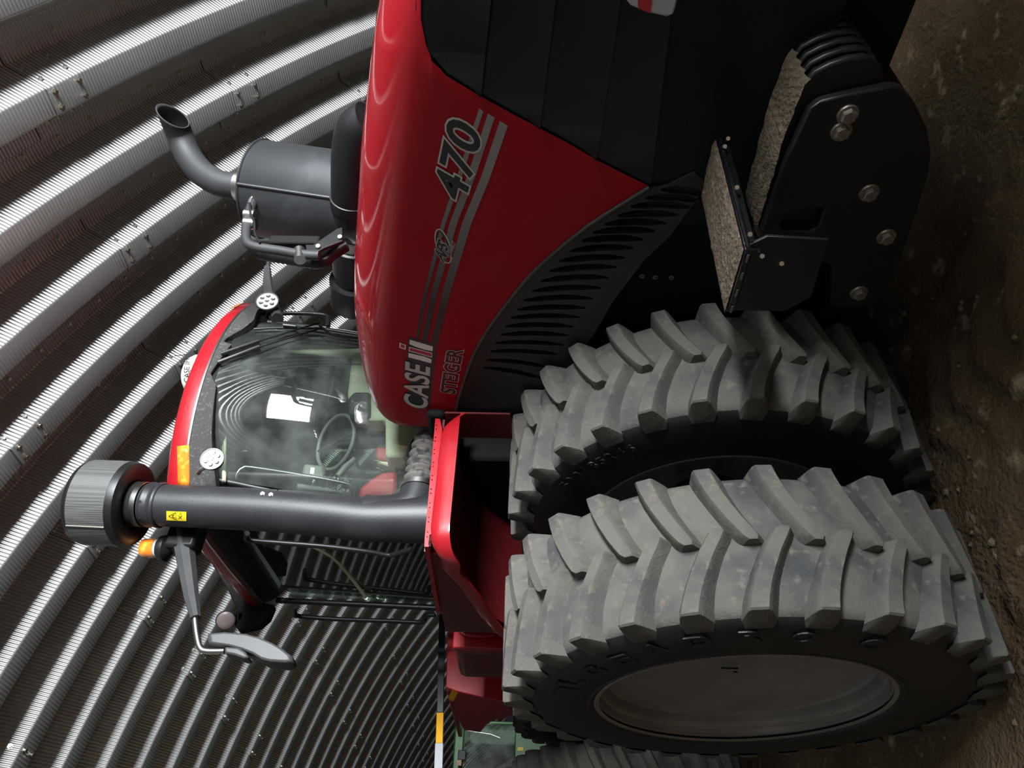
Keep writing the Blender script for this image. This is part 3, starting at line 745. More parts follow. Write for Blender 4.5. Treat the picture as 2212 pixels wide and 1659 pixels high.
# flange with punched holes along the deck edge
hp = [918.6, 926.9, 944.6, 952.9, 971.4, 980, 999, 1008, 1027.4, 1036.5, 1056.8, 1066, 1087, 1096.6, 1118, 1128, 1150, 1160.5]
holes = []
for y in hp:
    xx = 941 - (y - 904) * (23.3 / 282) + 3.2; p = at(xx, y, X=FX + .012)
    holes.append([(p.y + .0042 * math.cos(2 * PI * k / 8), p.z + .0036 * math.sin(2 * PI * k / 8)) for k in range(8)])
f0 = [at(x, y, X=FX + .012) for x, y in [(940.5, 904), (931, 1010), (923, 1100), (917.5, 1160), (916.5, 1181), (925, 1181), (927, 1156), (933, 1152), (947, 990), (955, 927), (950.5, 905)]]
MB().plate([(p.y, p.z) for p in f0], holes, lambda u, v_, w_: V((FX + .012 - w_, u, v_)), .008).build('deck_flange', 'red_paint', T, 30)
g0 = [at(x, y, Y=.565) for x, y in [(917, 1181), (926, 1181), (951, 1325), (942, 1325)]]
MB().plate([flat(p) for p in g0], [], side_frame(.565), .008).build('deck_flange_side', 'red_paint', T)
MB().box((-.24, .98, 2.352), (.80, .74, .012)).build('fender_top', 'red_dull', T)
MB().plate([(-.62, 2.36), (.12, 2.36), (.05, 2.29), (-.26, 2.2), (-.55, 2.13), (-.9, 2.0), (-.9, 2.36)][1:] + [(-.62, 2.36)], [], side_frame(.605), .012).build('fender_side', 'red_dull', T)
# inner fender wall dropping behind the tire
secs = []
for a in range(0, 9):
    t = R(86 + a * 8); secs.append([V((1.27 * math.cos(t) - .02, y, TZ + 1.30 * math.sin(t))) for y in (.62, .86, 1.12, 1.38)])
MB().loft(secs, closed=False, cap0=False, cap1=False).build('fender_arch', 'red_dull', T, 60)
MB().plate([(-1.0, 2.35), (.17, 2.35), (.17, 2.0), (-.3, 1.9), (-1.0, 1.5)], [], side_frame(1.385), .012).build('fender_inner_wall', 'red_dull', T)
MB().box((-.95, YC, 2.385), (1.9, 1.40, .05)).build('cab_floor', 'black_satin', T)
MB().box((-.24, .88, 2.37), (.74, .56, .02)).build('deck', 'red_dull', T)
MB().box((.05, 1.40, 2.40), (.24, .05, .10)).build('hood_seal', 'black_matte', T, bevel=.02)
# side tank with a recessed grab pocket behind the fender
X0 = -1.15
MB().plate([(.60, 2.34), (1.36, 2.34), (1.36, 1.5), (.60, 1.5)], [[(.70, 2.30), (1.0, 2.30), (1.0, 2.12), (.95, 2.08), (.75, 2.08), (.70, 2.12)]], lambda u, v_, w_: V((X0 - w_, u, v_)), .06).build('fuel_tank_front', 'red_paint', T, bevel=.008)
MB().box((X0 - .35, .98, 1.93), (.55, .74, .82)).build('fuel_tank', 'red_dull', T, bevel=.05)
q = [at(x, y, X=X0 + .01) for x, y in [(982, 1322), (1060, 1332), (1062, 1312), (984, 1316)]]
MB().sweep(bez([at(981, 1318, X=X0 + .03), at(983, 1340, X=X0 + .03), at(1000, 1368, X=X0 + .03), at(1040, 1374, X=X0 + .03), at(1066, 1370, X=X0 + .03)], 5), .012, 10).build('grab_bar', 'red_paint', T)
# rear fender: lit front face and shaded side with curved cut-out
XR = -2.45
rf = [at(x, y, X=XR) for x, y in [(969, 1330), (963, 1484), (985, 1493), (1040, 1506), (1092, 1516), (1120, 1480), (1120, 1330)]]
rfend = MB().plate([(p.y, p.z) for p in rf], [], lambda u, v_, w_: V((XR - w_, u, v_)), .02).build('rear_fender', 'red_paint', T, bevel=.006)
YS = at(963, 1484, X=XR).y
side = [at(x, y, Y=YS) for x, y in [(963, 1484), (1092, 1515), (1108, 1540), (1092, 1552), (1065, 1556), (1050, 1566), (1037, 1582), (1003, 1577), (985, 1545)]]
MB().plate([flat(p) for p in side], [], side_frame(YS), .015).build('rear_fender_side', 'red_paint', rfend)
rr_ = [at(x, y, Y=YS - .004) for x, y in [(978, 1488), (991, 1493), (978, 1516), (968, 1508)]]
MB().plate([flat(p) for p in rr_], [], side_frame(YS - .004), .003).build('reflector', 'yellow_reflector', rfend)
MB().box((XR - .8, YS + .35, 2.48), (1.4, .7, .04)).build('rear_fender_top', 'red_paint', rfend, bevel=.01)
# width marker bar reaching out behind the cab
XM = -2.95
a0, a1, a2, a3 = at(955, 1345, X=XM), at(951, 1540, X=XM), at(949, 1606, X=XM), at(945, 1720, X=XM)
def bar(name, a, b, wd, mat):
    d_ = b - a; mm = Matrix((V((1, 0, 0)), d_.normalized(), V((1, 0, 0)).cross(d_.normalized()))).transposed()
    return MB().box((a + b) / 2, (.03, d_.length, wd), mat=mm).build(name, mat, T, bevel=.004)
bar('marker_bar', a0 + (a0 - a1) * .1, a1, .055, 'black_satin'); bar('marker_reflector', a1, a2, .056, 'yellow_reflector'); bar('marker_end', a2, a3, .064, 'silver_tape')

# ---- cab: windshield, pillars, roof
WX, WR, WT = -.28, .904, .20
def wcx(z): return WX - WR + WT * (z - 2.4) - (z - 3.08) ** 2 / 10 + .045
def ws(y, z, off=0.0):                       # point on the windshield, y from centre
    k = 1 - .10 * (z - 2.4) / 1.35
    yy = y * k; return V((wcx(z) + math.sqrt(max((WR + off) ** 2 - yy * yy, 0)), YC + yy, z))
ys = [-.70 + 1.40 * i / 24 for i in range(25)]
zs = [2.40 + 1.36 * i / 14 for i in range(15)]
wind = MB().loft([[ws(y, z) for y in ys] for z in zs], closed=False, cap0=False, cap1=False).build('windshield', 'windshield_glass', T, 60, label='curved windshield reflecting the ribs of the building')
def onws(x, y, off=.02):
    z = 3.1
    for _ in range(8):
        p = at_cyl(x, y, wcx(z), YC, WR + off); z = p.z
    return p
XB, YB0, YB1 = -1.86, 1.13, 2 * YC - 1.13
side_g = MB().plate([flat(ws(-.70, 2.42)), flat(ws(-.69, 3.70)), (XB + .05, 3.66), (XB + .03, 2.44)], [], lambda u, v_, w_: V((u, 1.16 - .045 * (v_ - 2.4) * 0 + w_ + .05 * (v_ - 2.4) / 1.35, v_)), .006).build('side_window', 'side_glass', T, 30)
MB().plate([flat(ws(.70, 2.42)), flat(ws(.69, 3.70)), (XB + .05, 3.66), (XB + .03, 2.44)], [], lambda u, v_, w_: V((u, 2.54 + w_ - .05 * (v_ - 2.4) / 1.35, v_)), .006).build('side_window', 'side_glass', T, 30)
MB().plate([(YB0 + .04, 2.44), (YB1 - .04, 2.44), (YB1 - .06, 3.66), (YB0 + .06, 3.66)], [], lambda u, v_, w_: V((XB + w_, u, v_)), .006).build('rear_window', 'side_glass', T, 30)
def post(name, a, b, r_, mat='black_satin'): return MB().sweep([a, (V(a) + V(b)) / 2, b], r_, 10).build(name, mat, T, 60)
for sg in (-1, 1):
    post('front_pillar', ws(sg * .70, 2.36), ws(sg * .70, 3.76), .026)
    post('rear_pillar', (XB, YC + sg * .72, 2.36), (XB, YC + sg * .69, 3.74), .022)
    post('sill', ws(sg * .70, 2.40), (XB, YC + sg * .71, 2.42), .02)
MB().loft([[ws(y, 2.37, .012) for y in ys], [ws(y, 2.43, .012) for y in ys]], closed=False, cap0=False, cap1=False).build('windshield_seal', 'black_satin', T)
# roof
RXc, RRad = .02, 1.29
def roof_ring(z, g=0.0, rear=XB - .12):
    """plan outline: curved front, rounded corners; g grows it outwards"""
    hw = .80 + g; pts = []
    for i in range(17):
        y = -(.74 + g * .9) + 2 * (.74 + g * .9) * i / 16
        pts.append((RXc - RRad + math.sqrt((RRad + g) ** 2 - y * y), y))
    cx, cy = pts[-1]
    out = pts + [(cx - .06, hw - .01), (cx - .16, hw + .01), (cx - .5, hw + .02), (-1.1, hw + .01), (rear + .2, hw - .03), (rear + .05 - g * .5, hw - .12), (rear - g, hw - .3)]
    mir = [(x, -y) for x, y in reversed(out[17:])]
    return [V((x, YC + y, z)) for x, y in out + mir]
MB().loft([roof_ring(3.815, -.03), roof_ring(3.822, .0), roof_ring(3.87, .006), roof_ring(3.905, -.004), roof_ring(3.928, -.03), roof_ring(3.955, -.12), roof_ring(3.975, -.32)]).build('roof', 'red_paint', T, 50, label='red cab roof cap')
MB().loft([roof_ring(3.800, -.012), roof_ring(3.808, .006), roof_ring(3.820, .006), roof_ring(3.826, -.012)]).build('roof_trim', 'steel', T, 40)
MB().loft([roof_ring(3.70, -.09), roof_ring(3.74, -.05), roof_ring(3.812, -.02), roof_ring(3.814, -.1)]).build('roof_underside', 'black_satin', T, 50)
def onroof(x, y, off=0.0): return at_cyl(x, y, RXc - RRad, YC, RRad + off)
# dusty visor below the roof edge
vt = [(408, 1060), (408, 962), (417, 878), (431, 799), (457, 737), (493, 683), (527, 652)]
vb = [(470, 1075), (456, 880 + 58), (460, 880), (466, 832), (454, 806), (477, 737), (503, 738), (526, 708), (548, 690), (556, 668)]
def ang(p): return math.atan2(p.y - YC, p.x - (RXc - RRad))
tt = sorted((ang(onroof(x, y)), onroof(x, y).z) for x, y in vt); bb = sorted((ang(onroof(x, y)), onroof(x, y).z) for x, y in vb)
A, B_, Bb = [], [], []
for i in range(61):
    a = -.63 + 1.26 * i / 60
    zt_ = interp(tt, a); zb_ = max(3.56, min(interp(bb, a), 3.79))
    e = V((math.cos(a), math.sin(a), 0)); c0 = V((RXc - RRad, YC, 0))
    A.append(c0 + e * (RRad + .004) + V((0, 0, 3.805))); B_.append(c0 + e * (RRad - .005) + V((0, 0, zb_))); Bb.append(c0 + e * (RRad - .10) + V((0, 0, zb_ + .02)))
MB().loft([A, [a * .5 + b * .5 + V((.006, 0, 0)) for a, b in zip(A, B_)], B_, Bb], closed=False, cap0=False, cap1=False).build('visor', 'dust_felt', T, 50, label='black dust-streaked visor under the roof edge')
# amber corner marker set in the roof edge, and a far one
m = MB(); qa = [(382, 964), (407, 961), (408.5, 1050), (384, 1049)]
rows = []
for i in range(7):
    t = i / 6; l = (382 + 2 * t, 964 + 86 * t); r_ = (407 + 1.5 * t, 961 + 90 * t)
    rows.append([onroof(l[0] + (r_[0] - l[0]) * k / 3, l[1] + (r_[1] - l[1]) * k / 3, .014) for k in range(4)])
m.loft(rows, closed=False, cap0=False, cap1=False)
am = m.build('corner_marker', 'amber', T, 50); sd = am.modifiers.new('s', 'SOLIDIFY'); sd.thickness = .02; sd.offset = -1
for i in range(9):
    t = .1 + .05 * i
    a, b = onroof(384, 966 + 12 * i * .12, .02), onroof(406, 963 + 12 * i * .12, .02)
far_m = [onroof(x, y, .008) for x, y in [(487, 672), (520, 651), (527, 653), (512, 662)]]
MB().add(far_m, [(0, 1, 2, 3)]).build('corner_marker', 'amber', T, None)

# work lamps
def lamp(name, c, aim, rad, mat='lamp_lens', cells=True, label=None):
    aim = V(aim).normalized()
    b = MB().lathe(c - aim * .05, aim, [(0, rad * .55), (.012, rad * .85), (.045, rad * 1.0), (.052, rad * .98), (.052, rad * .90), (.046, rad * .88)], 36).build(name, 'lamp_rim', T, 40, label=label)
    MB().lathe(c - aim * .004, aim, [(0, rad * .90), (.004, rad * .86), (.008, rad * .5), (.009, .001)], 36, caps=False).build('lens', mat, b, 60)
    if cells:
        up_ = V((0, 0, 1)); a = aim.cross(up_).normalized(); u = a.cross(aim)
        for (i, j) in [(0, 0)] + [(math.cos(2 * PI * k / 6), math.sin(2 * PI * k / 6)) for k in range(6)]:
            p = c + (a * i + u * j) * rad * .52 + aim * .006
            MB().lathe(p, aim, [(0, rad * .20), (.004, rad * .16), (.003, rad * .05)], 10, caps=False).build('led_cell', 'steel', b, 60)
    return b
tc_ = V((CAM.x, CAM.y, 0))
c1 = at(458, 991, X=.03); lamp('work_lamp', c1, (.93, -.2, -.12), .062, label='round work lamp on the near visor corner')
MB().sweep([c1 + V((-.05, -.01, .03)), c1 + V((-.06, -.03, .07)), c1 + V((-.10, -.03, .10))], .012, 8).build('lamp_bracket', 'steel', T)
c2 = at(577, 650, X=-.15); lamp('work_lamp', c2, (.93, -.12, -.12), .078, label='round work lamp on the far visor corner')
MB().sweep([c2 + V((-.05, .0, .0)), c2 + V((-.10, -.06, .02)), at(546, 664, X=-.25)], .02, 8).build('lamp_bracket', 'black_satin', T)
# far mirror arm
XA = -.25
pts = [at(600, 690, X=XA), at(582, 640, X=XA), at(578, 610, X=XA), at(578, 580, X=XA)]
MB().sweep(pts, [.06, .058, .05, .036], 8, flat=.7).build('mirror_arm', 'grey_plastic', T, 30)
MB().sweep([at(579, 582, X=XA), at(582, 540, X=XA)], .015, 10).build('mirror_rod', 'steel', T)
MB().box(at(592, 500, X=XA), (.10, .26, .34)).build('mirror_head', 'grey_plastic', T, bevel=.04)

# ---- intake stack and pre-cleaner beside the right front pillar
SX = -.15
S0 = at(345, 1091, X=SX); S1 = at(560, 1101, X=SX); S2 = at(700, 1112, X=SX); S3 = at(790, 1122, X=SX); S4 = at(850, 1126, X=SX)
pth = bez([S0, S1, S2, S3, S4 + V((0, .01, 0)), at(905, 1122, X=SX), at(952, 1122, X=SX)], 6)
stack = MB().sweep(pth, [.112 + .018 * (i / (len(pth) - 1)) ** 2 for i in range(len(pth))], 32).build('intake_stack', 'stack_plastic', T, 60, label='tall black plastic intake stack')
elb = bez([at(790, 1118, X=SX), at(850, 1112, X=SX), at(886, 1096, X=SX), at(899, 1073, X=SX), at(906, 1050, X=SX)], 6)
MB().sweep(elb, [.115 - .024 * (i / (len(elb) - 1)) for i in range(len(elb))], 28).build('stack_elbow', 'stack_plastic', stack, 60)
h = [at(905, 1056, X=SX), at(909, 1030, X=SX), at(913, 1005, X=SX), at(917, 980, X=SX), at(922, 955, X=SX), at(926, 935, X=SX)]
hp_ = bez(h, 10); MB().sweep(hp_, [.088 + .010 * math.cos(i * .9) - .022 * i / len(hp_) for i in range(len(hp_))], 28).build('intake_hose', 'hose_rubber', T, 60, label='dusty ribbed rubber intake hose')
d_ = (h[1] - h[0]).normalized(); MB().lathe(h[0] - d_ * .012, d_, [(0, .101), (.03, .099)], 32, caps=False).build('hose_clamp', 'steel', T, 60)
for k in (0, 1): MB().sweep(bez([at(880 + 8 * k, 985 - 10 * k, X=-.22), at(892 + 6 * k, 950, X=-.22), at(915 + 6 * k, 925, X=-.2), at(935, 918, X=-.2)], 5), .007, 8).build('cable', 'black_satin', T)
su = (S0 - S1).normalized()
MB().lathe(S0 - su * .02, su, [(0, .116), (.006, .122), (.02, .122), (.026, .116), (.05, .116), (.056, .121), (.07, .121), (.074, .115), (.09, .113)], 36, caps=False).build('stack_collar', 'stack_plastic', stack, 50)
MB().lathe(S0 + su * .075, su, [(0, .117), (.001, .120), (.028, .120), (.03, .116)], 36, caps=False).build('stack_clamp', 'steel', stack, 50)
for a in (-.5, .35):
    e = V((math.cos(a - .75), math.sin(a - .75), 0)); MB().lathe(S0 + su * .045 + e * .115, e, [(0, .009), (.006, .009)], 8).build('rivet', 'black_satin', stack)
pc = S0 + su * .115
MB().lathe(pc - su * .02, su, [(0, .118), (.06, .125)], 36).build('precleaner_neck', 'black_matte', T)
pre = MB().lathe(pc + su * .02, su, [(0, .13), (-.012, .19), (.0, .218), (.03, .226), (.24, .226), (.262, .218), (.274, .20), (.280, .10), (.280, .01)], 56, caps=False).build('precleaner', 'black_satin', T, 40, label='round mesh pre-cleaner drum on the intake stack')
def mesh_screen():
    m, nt, N, L, B = nodes('mesh_screen'); B.inputs['Roughness'].default_value = .45
    tc = N.new('ShaderNodeTexCoord'); vo = N.new('ShaderNodeTexVoronoi'); vo.inputs['Scale'].default_value = 130; vo.inputs['Randomness'].default_value = .0; L.new(tc.outputs['Object'], vo.inputs['Vector'])
    mr = N.new('ShaderNodeMapRange'); mr.inputs[1].default_value = .28; mr.inputs[2].default_value = .45; L.new(vo.outputs['Distance'], mr.inputs[0])
    mx = N.new('ShaderNodeMix'); mx.data_type = 'RGBA'; mx.inputs[6].default_value = (.02, .02, .02, 1); mx.inputs[7].default_value = (.10, .10, .096, 1); L.new(mr.outputs[0], mx.inputs[0]); L.new(mx.outputs[2], B.inputs['Base Color'])
mesh_screen()
MB().lathe(pc + su * .02, su, [(.035, .2275), (.235, .2275)], 72, caps=False).build('screen', 'mesh_screen', pre, 60)
e = V((math.cos(R(-62)), math.sin(R(-62)), 0)); e = (e - su * e.dot(su)).normalized()
MB().sweep([pc + su * .055 + e * .229, pc + su * .255 + e * .229], .005, 6).build('screen_seam', 'zinc_bolt', pre)
# yellow warning label wrapped on the stack
e0 = (CAM - S0); e0.z = 0; e0.normalize(); sd_ = V((0, 0, 1)).cross(e0)
lab_c = at(382, 1115, X=SX - .0)
def on_stack(x, y, off=.009):
    q = ray(x, y); c0 = at(382, 1091, X=SX)
    ox, oy = CAM.x - c0.x, CAM.y - c0.y; rad = .1135 + off
    a = q.x ** 2 + q.y ** 2; b = 2 * (ox * q.x + oy * q.y); c = ox * ox + oy * oy - rad * rad
    return CAM + q * ((-b - math.sqrt(max(0, b * b - 4 * a * c))) / (2 * a))
rows = [[on_stack(359.5 + 43 * i / 4, 1104 + 20 * j / 4 + 1.6 * i / 4) for j in range(5)] for i in range(5)]
lab = MB().loft(rows, closed=False, cap0=False, cap1=False).build('warning_label', 'yellow_label', stack, 60)
def lpoly(name, pts, mat='print_black', off=.0105): MB().add([on_stack(x, y, off) for x, y in pts], [list(range(len(pts)))]).build(name, mat, lab, None)
def lline(pts, wd=.8):
    for (x0, y0), (x1, y1) in zip(pts, pts[1:]):
        dx, dy = x1 - x0, y1 - y0; L_ = math.hypot(dx, dy); nx, ny = -dy / L_ * wd / 2, dx / L_ * wd / 2
        lpoly('label_mark', [(x0 + nx, y0 + ny), (x1 + nx, y1 + ny), (x1 - nx, y1 - ny), (x0 - nx, y0 - ny)])
lline([(364, 1115), (379, 1107.5), (380, 1122.5), (364, 1115)], 1.0); lline([(371, 1115), (376, 1112)], 1.4); lline([(372, 1117), (377, 1118)], 1.2); lline([(381.5, 1105), (382.5, 1125)], .6)
lline([(385, 1113), (392, 1121)], 1.0); lline([(385, 1121), (393, 1114)], 1.0); lline([(388, 1109), (391, 1108), (392, 1111), (389, 1112), (388, 1109)], .6)
# stack bracket bolts
for x, y in ((568, 1068), (586, 1070)):
    p = at(x, y, X=-.05); MB().lathe(p, (1, -.4, 0), [(0, .014), (.012, .014), (.013, .008), (.02, .008)], 6).build('bracket_bolt', 'steel', T)
MB().box(at(578, 1076, X=-.08), (.03, .10, .10)).build('stack_bracket', 'black_satin', T, bevel=.006)

# ---- near mirror, beacon and arm
XA = -.35
arm = MB().sweep([at(395, 1135, X=XA), at(398, 1180, X=XA), at(405, 1230, X=XA), at(414, 1290, X=XA), at(423, 1335, X=XA)], [.075, .072, .062, .050, .034], 8, flat=.75).build('mirror_arm', 'grey_plastic', T, 30, label='tapered grey mirror arm')
MB().box(at(402, 1163, X=XA), (.13, .16, .17)).build('arm_clamp', 'black_satin', T, bevel=.02)
MB().box(at(404, 1135, X=XA - .02), (.10, .14, .12)).build('arm_mount', 'black_matte', T, bevel=.02)
MB().sweep(bez([at(421, 1335, X=XA), at(425, 1370, X=XA), at(432, 1398, X=XA), at(446, 1406, X=XA), at(485, 1406, X=XA)], 6), .016, 12).build('mirror_rod', 'steel', arm, 60)
def head(pts_top, pts_bot, X0_, X1_, name, mat, parent):
    out = pts_top + pts_bot
    A = [at(x, y, X=X0_) for x, y in out]; c = sum(A, V()) / len(A)
    ring0 = [c + (p - c) * .88 + V((X1_ - X0_, 0, 0)) for p in A]; ring1 = [p + V(((X1_ - X0_) * .6, 0, 0)) for p in A]
    return MB().loft([[c + (p - c) * .93 for p in A], [p + V(((X1_ - X0_) * .12, 0, 0)) for p in A], ring1, ring0]).build(name, mat, parent, 30, bevel=.008)
mh = head([(446, 1366), (480, 1363), (530, 1367), (560, 1375), (590, 1388), (610, 1400), (629, 1415)], [(632, 1428), (618, 1431), (585, 1429), (565, 1424), (545, 1412), (520, 1402), (490, 1394), (448, 1388)], XA + .05, XA - .10, 'mirror_head', 'grey_plastic', T)
head([(484, 1396), (515, 1398), (530, 1408), (537, 1420)], [(525, 1421), (505, 1414), (484, 1410)], XA + .07, XA - .03, 'mirror_mount', 'grey_plastic', mh)
head([(455, 1371), (500, 1369), (545, 1374), (590, 1392), (622, 1417)], [(610, 1420), (570, 1402), (530, 1384), (480, 1380)], XA - .085, XA - .108, 'mirror_glass', 'mirror_glass', mh)
bc = at(355, 1184, X=XA); bu = (at(305, 1184, X=XA) - bc).normalized()
bea = MB().lathe(bc - bu * .10, bu, [(0, .02), (.05, .02), (.055, .03), (.075, .058), (.085, .073), (.10, .074), (.115, .07), (.125, .052), (.135, .05)], 32).build('beacon_base', 'black_satin', T, 40)
MB().lathe(bc + bu * .035, bu, [(0, .051), (.008, .051), (.009, .053), (.075, .051), (.084, .046), (.088, .03), (.088, .001)], 32, caps=False).build('beacon_lens', 'amber', bea, 40)
MB().lathe(bc + bu * .03, bu, [(0, .052), (.012, .052)], 32, caps=False).build('beacon_ring', 'silver_tape', bea, 40)
# rear work lamp and black bracket at the rear roof corner
XQ = -1.7
c3 = at(487, 1340, X=XQ); lamp('work_lamp', c3, (.8, -.45, -.25), .068, 'dim_lens', False, label='dark work lamp at the rear roof corner')
br = [at(x, y, X=XQ - .05) for x, y in [(440, 1190), (470, 1150), (500, 1190), (560, 1300), (592, 1306), (580, 1335), (560, 1352), (515, 1362), (500, 1340), (512, 1318), (490, 1270)]]
MB().plate([(p.y, p.z) for p in br], [[(p.y, p.z) for p in [at(x, y, X=XQ - .05) for x, y in [(515, 1325), (522, 1322), (522, 1332), (514, 1340)]]]], lambda u, v_, w_: V((XQ - .05 - w_, u, v_)), .08).build('rear_lamp_bracket', 'black_matte', T, bevel=.01)
# grab rails
def rail(name, px, Y, r_=.013, **k): return MB().sweep(bez([at(x, y, Y=Y) for x, y in px], 5), r_, 10).build(name, 'black_satin', T, 60, **k)
rail('grab_rail', [(534, 1152), (532, 1160), (540, 1167), (600, 1172), (700, 1180), (790, 1191), (835, 1199), (850, 1198), (890, 1186)], 1.06, .016)
rail('grab_rail', [(637, 1312), (637, 1326), (646, 1331), (720, 1337), (830, 1341), (905, 1344), (917, 1340), (918, 1330), (940, 1328)], 1.06, .017)
XF = -.42
MB().sweep(bez([at(602, 706, X=XF), at(600, 688, X=XF), at(608, 678, X=XF), at(650, 677, X=XF), at(698, 680, X=XF), at(709, 688, X=XF), at(709, 706, X=XF)], 5), .016, 10).build('grab_rail', 'black_gloss', T, 60)

# wipers on the far part of the windshield
def wip(px, r_, name, mat='black_satin', off=.03, parent=T): return MB().sweep([onws(x, y, off) for x, y in px], r_, 8).build(name, mat, parent, 40)
for pa, pb, pc_, pd in (((477, 765), (559, 737), (470, 770), (690, 697)), ((471, 783), (560, 749), (466, 786), (694, 709))):
    wb = wip([pa, ((pa[0] + pb[0]) / 2, (pa[1] + pb[1]) / 2), pb], .014, 'wiper_blade', off=.03)
    wip([((pa[0] + pb[0]) / 2, (pa[1] + pb[1]) / 2), pb, pd], .006, 'wiper_arm', off=.05, parent=wb)
wip([(548, 711), (580, 709), (620, 708), (700, 710)], .008, 'wiper_arm', off=.03); wip([(690, 703), (715, 723), (745, 728), (774, 731)], .008, 'wiper_arm', off=.04)
wip([(612, 702), (640, 705)], .012, 'wiper_pivot', off=.05)

# position receiver on the roof
g0_ = at(388, 812, X=-.30)
gp = MB().lathe(V((g0_.x, g0_.y, 3.95)), (0, 0, 1), [(0, .10), (.05, .12), (.055, .13)], 40).build('receiver_base', 'red_dark', T, 40)
dome = MB().lathe(V((g0_.x, g0_.y, 3.995)), (0, 0, 1), [(0, .128), (.02, .142), (.06, .140), (.10, .12), (.125, .08), (.135, .03), (.135, .001)], 40, caps=False).build('receiver_dome', 'white_plastic', gp, 50, label='white domed receiver on the cab roof')
gx = V((g0_.x, g0_.y, 4.03)); ev = (CAM - gx); ev.z = 0; ev.normalize(); tv = V((0, 0, 1)).cross(ev)
ctr = gx + ev * .145 + tv * .035
decal_text('receiver_letters', 'CASE IH', ctr - tv * .075, ctr + tv * .075, ctr - tv * .075 + V((0, 0, .035)), 'print_black', gp, .004, ev, .01)
MB().sweep([at(402, 766, X=-.2), at(376, 769, X=-.2)], .003, 6).build('antenna', 'black_satin', T)

# ---- exhaust: canister, bent pipe, side pipes and the fat duct beside the hood
EX = .85
e0, e1 = at(760, 438, X=EX), at(568, 409, X=EX); eu = (e1 - e0).normalized(); EL = (e1 - e0).length
RAD = .265
can = MB().lathe(e0, eu, [(-.30, RAD), (EL - .012, RAD), (EL, RAD - .006), (EL + .008, RAD - .03), (EL + .010, .1)], 64).build('muffler', 'muffler_paint', T, 40, label='grey exhaust canister standing beside the hood')
MB().lathe(e0, eu, [(EL - .014, RAD + .002), (EL - .010, RAD + .008), (EL - .002, RAD + .007), (EL + .001, RAD - .003)], 64, caps=False).build('muffler_rim', 'muffler_paint', can, 60)
vd = CAM - (e0 + e1) / 2; vd = (vd - eu * vd.dot(eu)).normalized(); sdv = eu.cross(vd)
sv = vd * .995 + sdv * .03
sv.normalize()
MB().sweep([e0 + sv * (RAD + .001) - eu * .2, e0 + sv * (RAD + .001) + eu * (EL - .01)], .009, 8).build('muffler_seam', 'muffler_paint', can)
pp = bez([at(568, 407, X=EX), at(520, 404, X=EX), at(475, 396, X=EX + .005), at(437, 374, X=EX + .02), at(407, 337, X=EX + .06), at(389, 293, X=EX + .14), at(373, 250, X=EX + .26)], 7)
nP = len(pp); pr = .074
rings = []; a_ = None
for i, p in enumerate(pp):
    t_ = (pp[min(i + 1, nP - 1)] - pp[max(i - 1, 0)]).normalized()
    if a_ is None: a_ = t_.cross(V((1, 0, 0))).normalized()
    a_ = (a_ - t_ * a_.dot(t_)).normalized(); b_ = t_.cross(a_)
    cut = max(0, (i - (nP - 7)) / 6)
    ring = []
    for k in range(32):
        off = (a_ * math.cos(2 * PI * k / 32) + b_ * math.sin(2 * PI * k / 32)) * pr
        ring.append(p + off + t_ * cut * .75 * off.z)
    rings.append(ring)
pipe = MB().loft(rings, closed=True, cap0=True, cap1=False).build('exhaust_pipe', 'exhaust_paint', T, 50, label='bent exhaust pipe with slanted open tip')
so = pipe.modifiers.new('s', 'SOLIDIFY'); so.thickness = .006; so.offset = -1
MB().lathe(at(528, 404, X=EX), eu, [(0, .084), (.034, .084)], 40, caps=False).build('pipe_clamp', 'steel', pipe, 60)
XE = .95
def tubeX(name, px, X, r_, mat, n=7, **k): return MB().sweep(bez([at(x, y, X=X) for x, y in px], n), r_, 16).build(name, mat, T, 60, **k)
tubeX('bleed_pipe', [(548, 424), (543, 445), (537, 462), (533, 480), (531, 505), (535, 525), (555, 534), (600, 541), (640, 548), (668, 551), (690, 552)], XE, .024, 'exhaust_paint')
tubeX('bleed_fitting', [(548, 423), (541, 432), (538, 440)], XE + .02, .010, 'zinc_bolt')
tubeX('bleed_cable', [(540, 440), (541, 460), (549, 480), (551, 505), (562, 525)], XE + .03, .006, 'black_satin')
for y in (464, 482): tubeX('bleed_clamp', [(530, y), (552, y + 2)], XE, .031, 'steel')
tubeX('bleed_strap', [(647, 540), (648, 562)], XE, .028, 'steel', 3)
tubeX('support_tube', [(560, 546), (620, 556), (690, 566), (715, 548), (745, 530)], XE - .1, .036, 'black_satin')
sp_ = [at(x, y, X=XE) for x, y in [(660, 528), (676, 528), (700, 512), (728, 493), (740, 490), (740, 520), (700, 535), (678, 548), (662, 548)]]
MB().plate([(p.y, p.z) for p in sp_], [], lambda u, v_, w_: V((XE - w_, u, v_)), .02).build('support_plate', 'black_satin', T, bevel=.004)
MB().box(at(640, 532, X=XE - .12), (.10, .06, .26)).build('muffler_foot', 'black_matte', T, bevel=.01)
for x, y in ((688, 534), (735, 514)):
    MB().lathe(at(x, y, X=XE + .002), (1, -.2, 0), [(0, .012), (.012, .012)], 6).build('support_bolt', 'steel', T)
DYY = 2.12
dp = bez([at(800, 268, Y=DYY), at(775, 285, Y=DYY), at(765, 330, Y=DYY), at(762, 400, Y=DYY), at(762, 470, Y=DYY)], 7)
duct = MB().sweep(dp, [.108] * len(dp), 32).build('duct', 'black_satin', T, 60, label='fat black duct lying beside the hood top')
da, db = at(762, 470, Y=DYY), at(765, 600, Y=DYY); du = (db - da).normalized()
MB().lathe(da - du * .01, du, [(-.12, .110), (-.118, .114), (-.06, .114), (-.058, .110), (0, .110), (.004, .098), (.09, .098), (.094, .10)], 40).build('duct_cuff', 'black_satin', duct, 40)
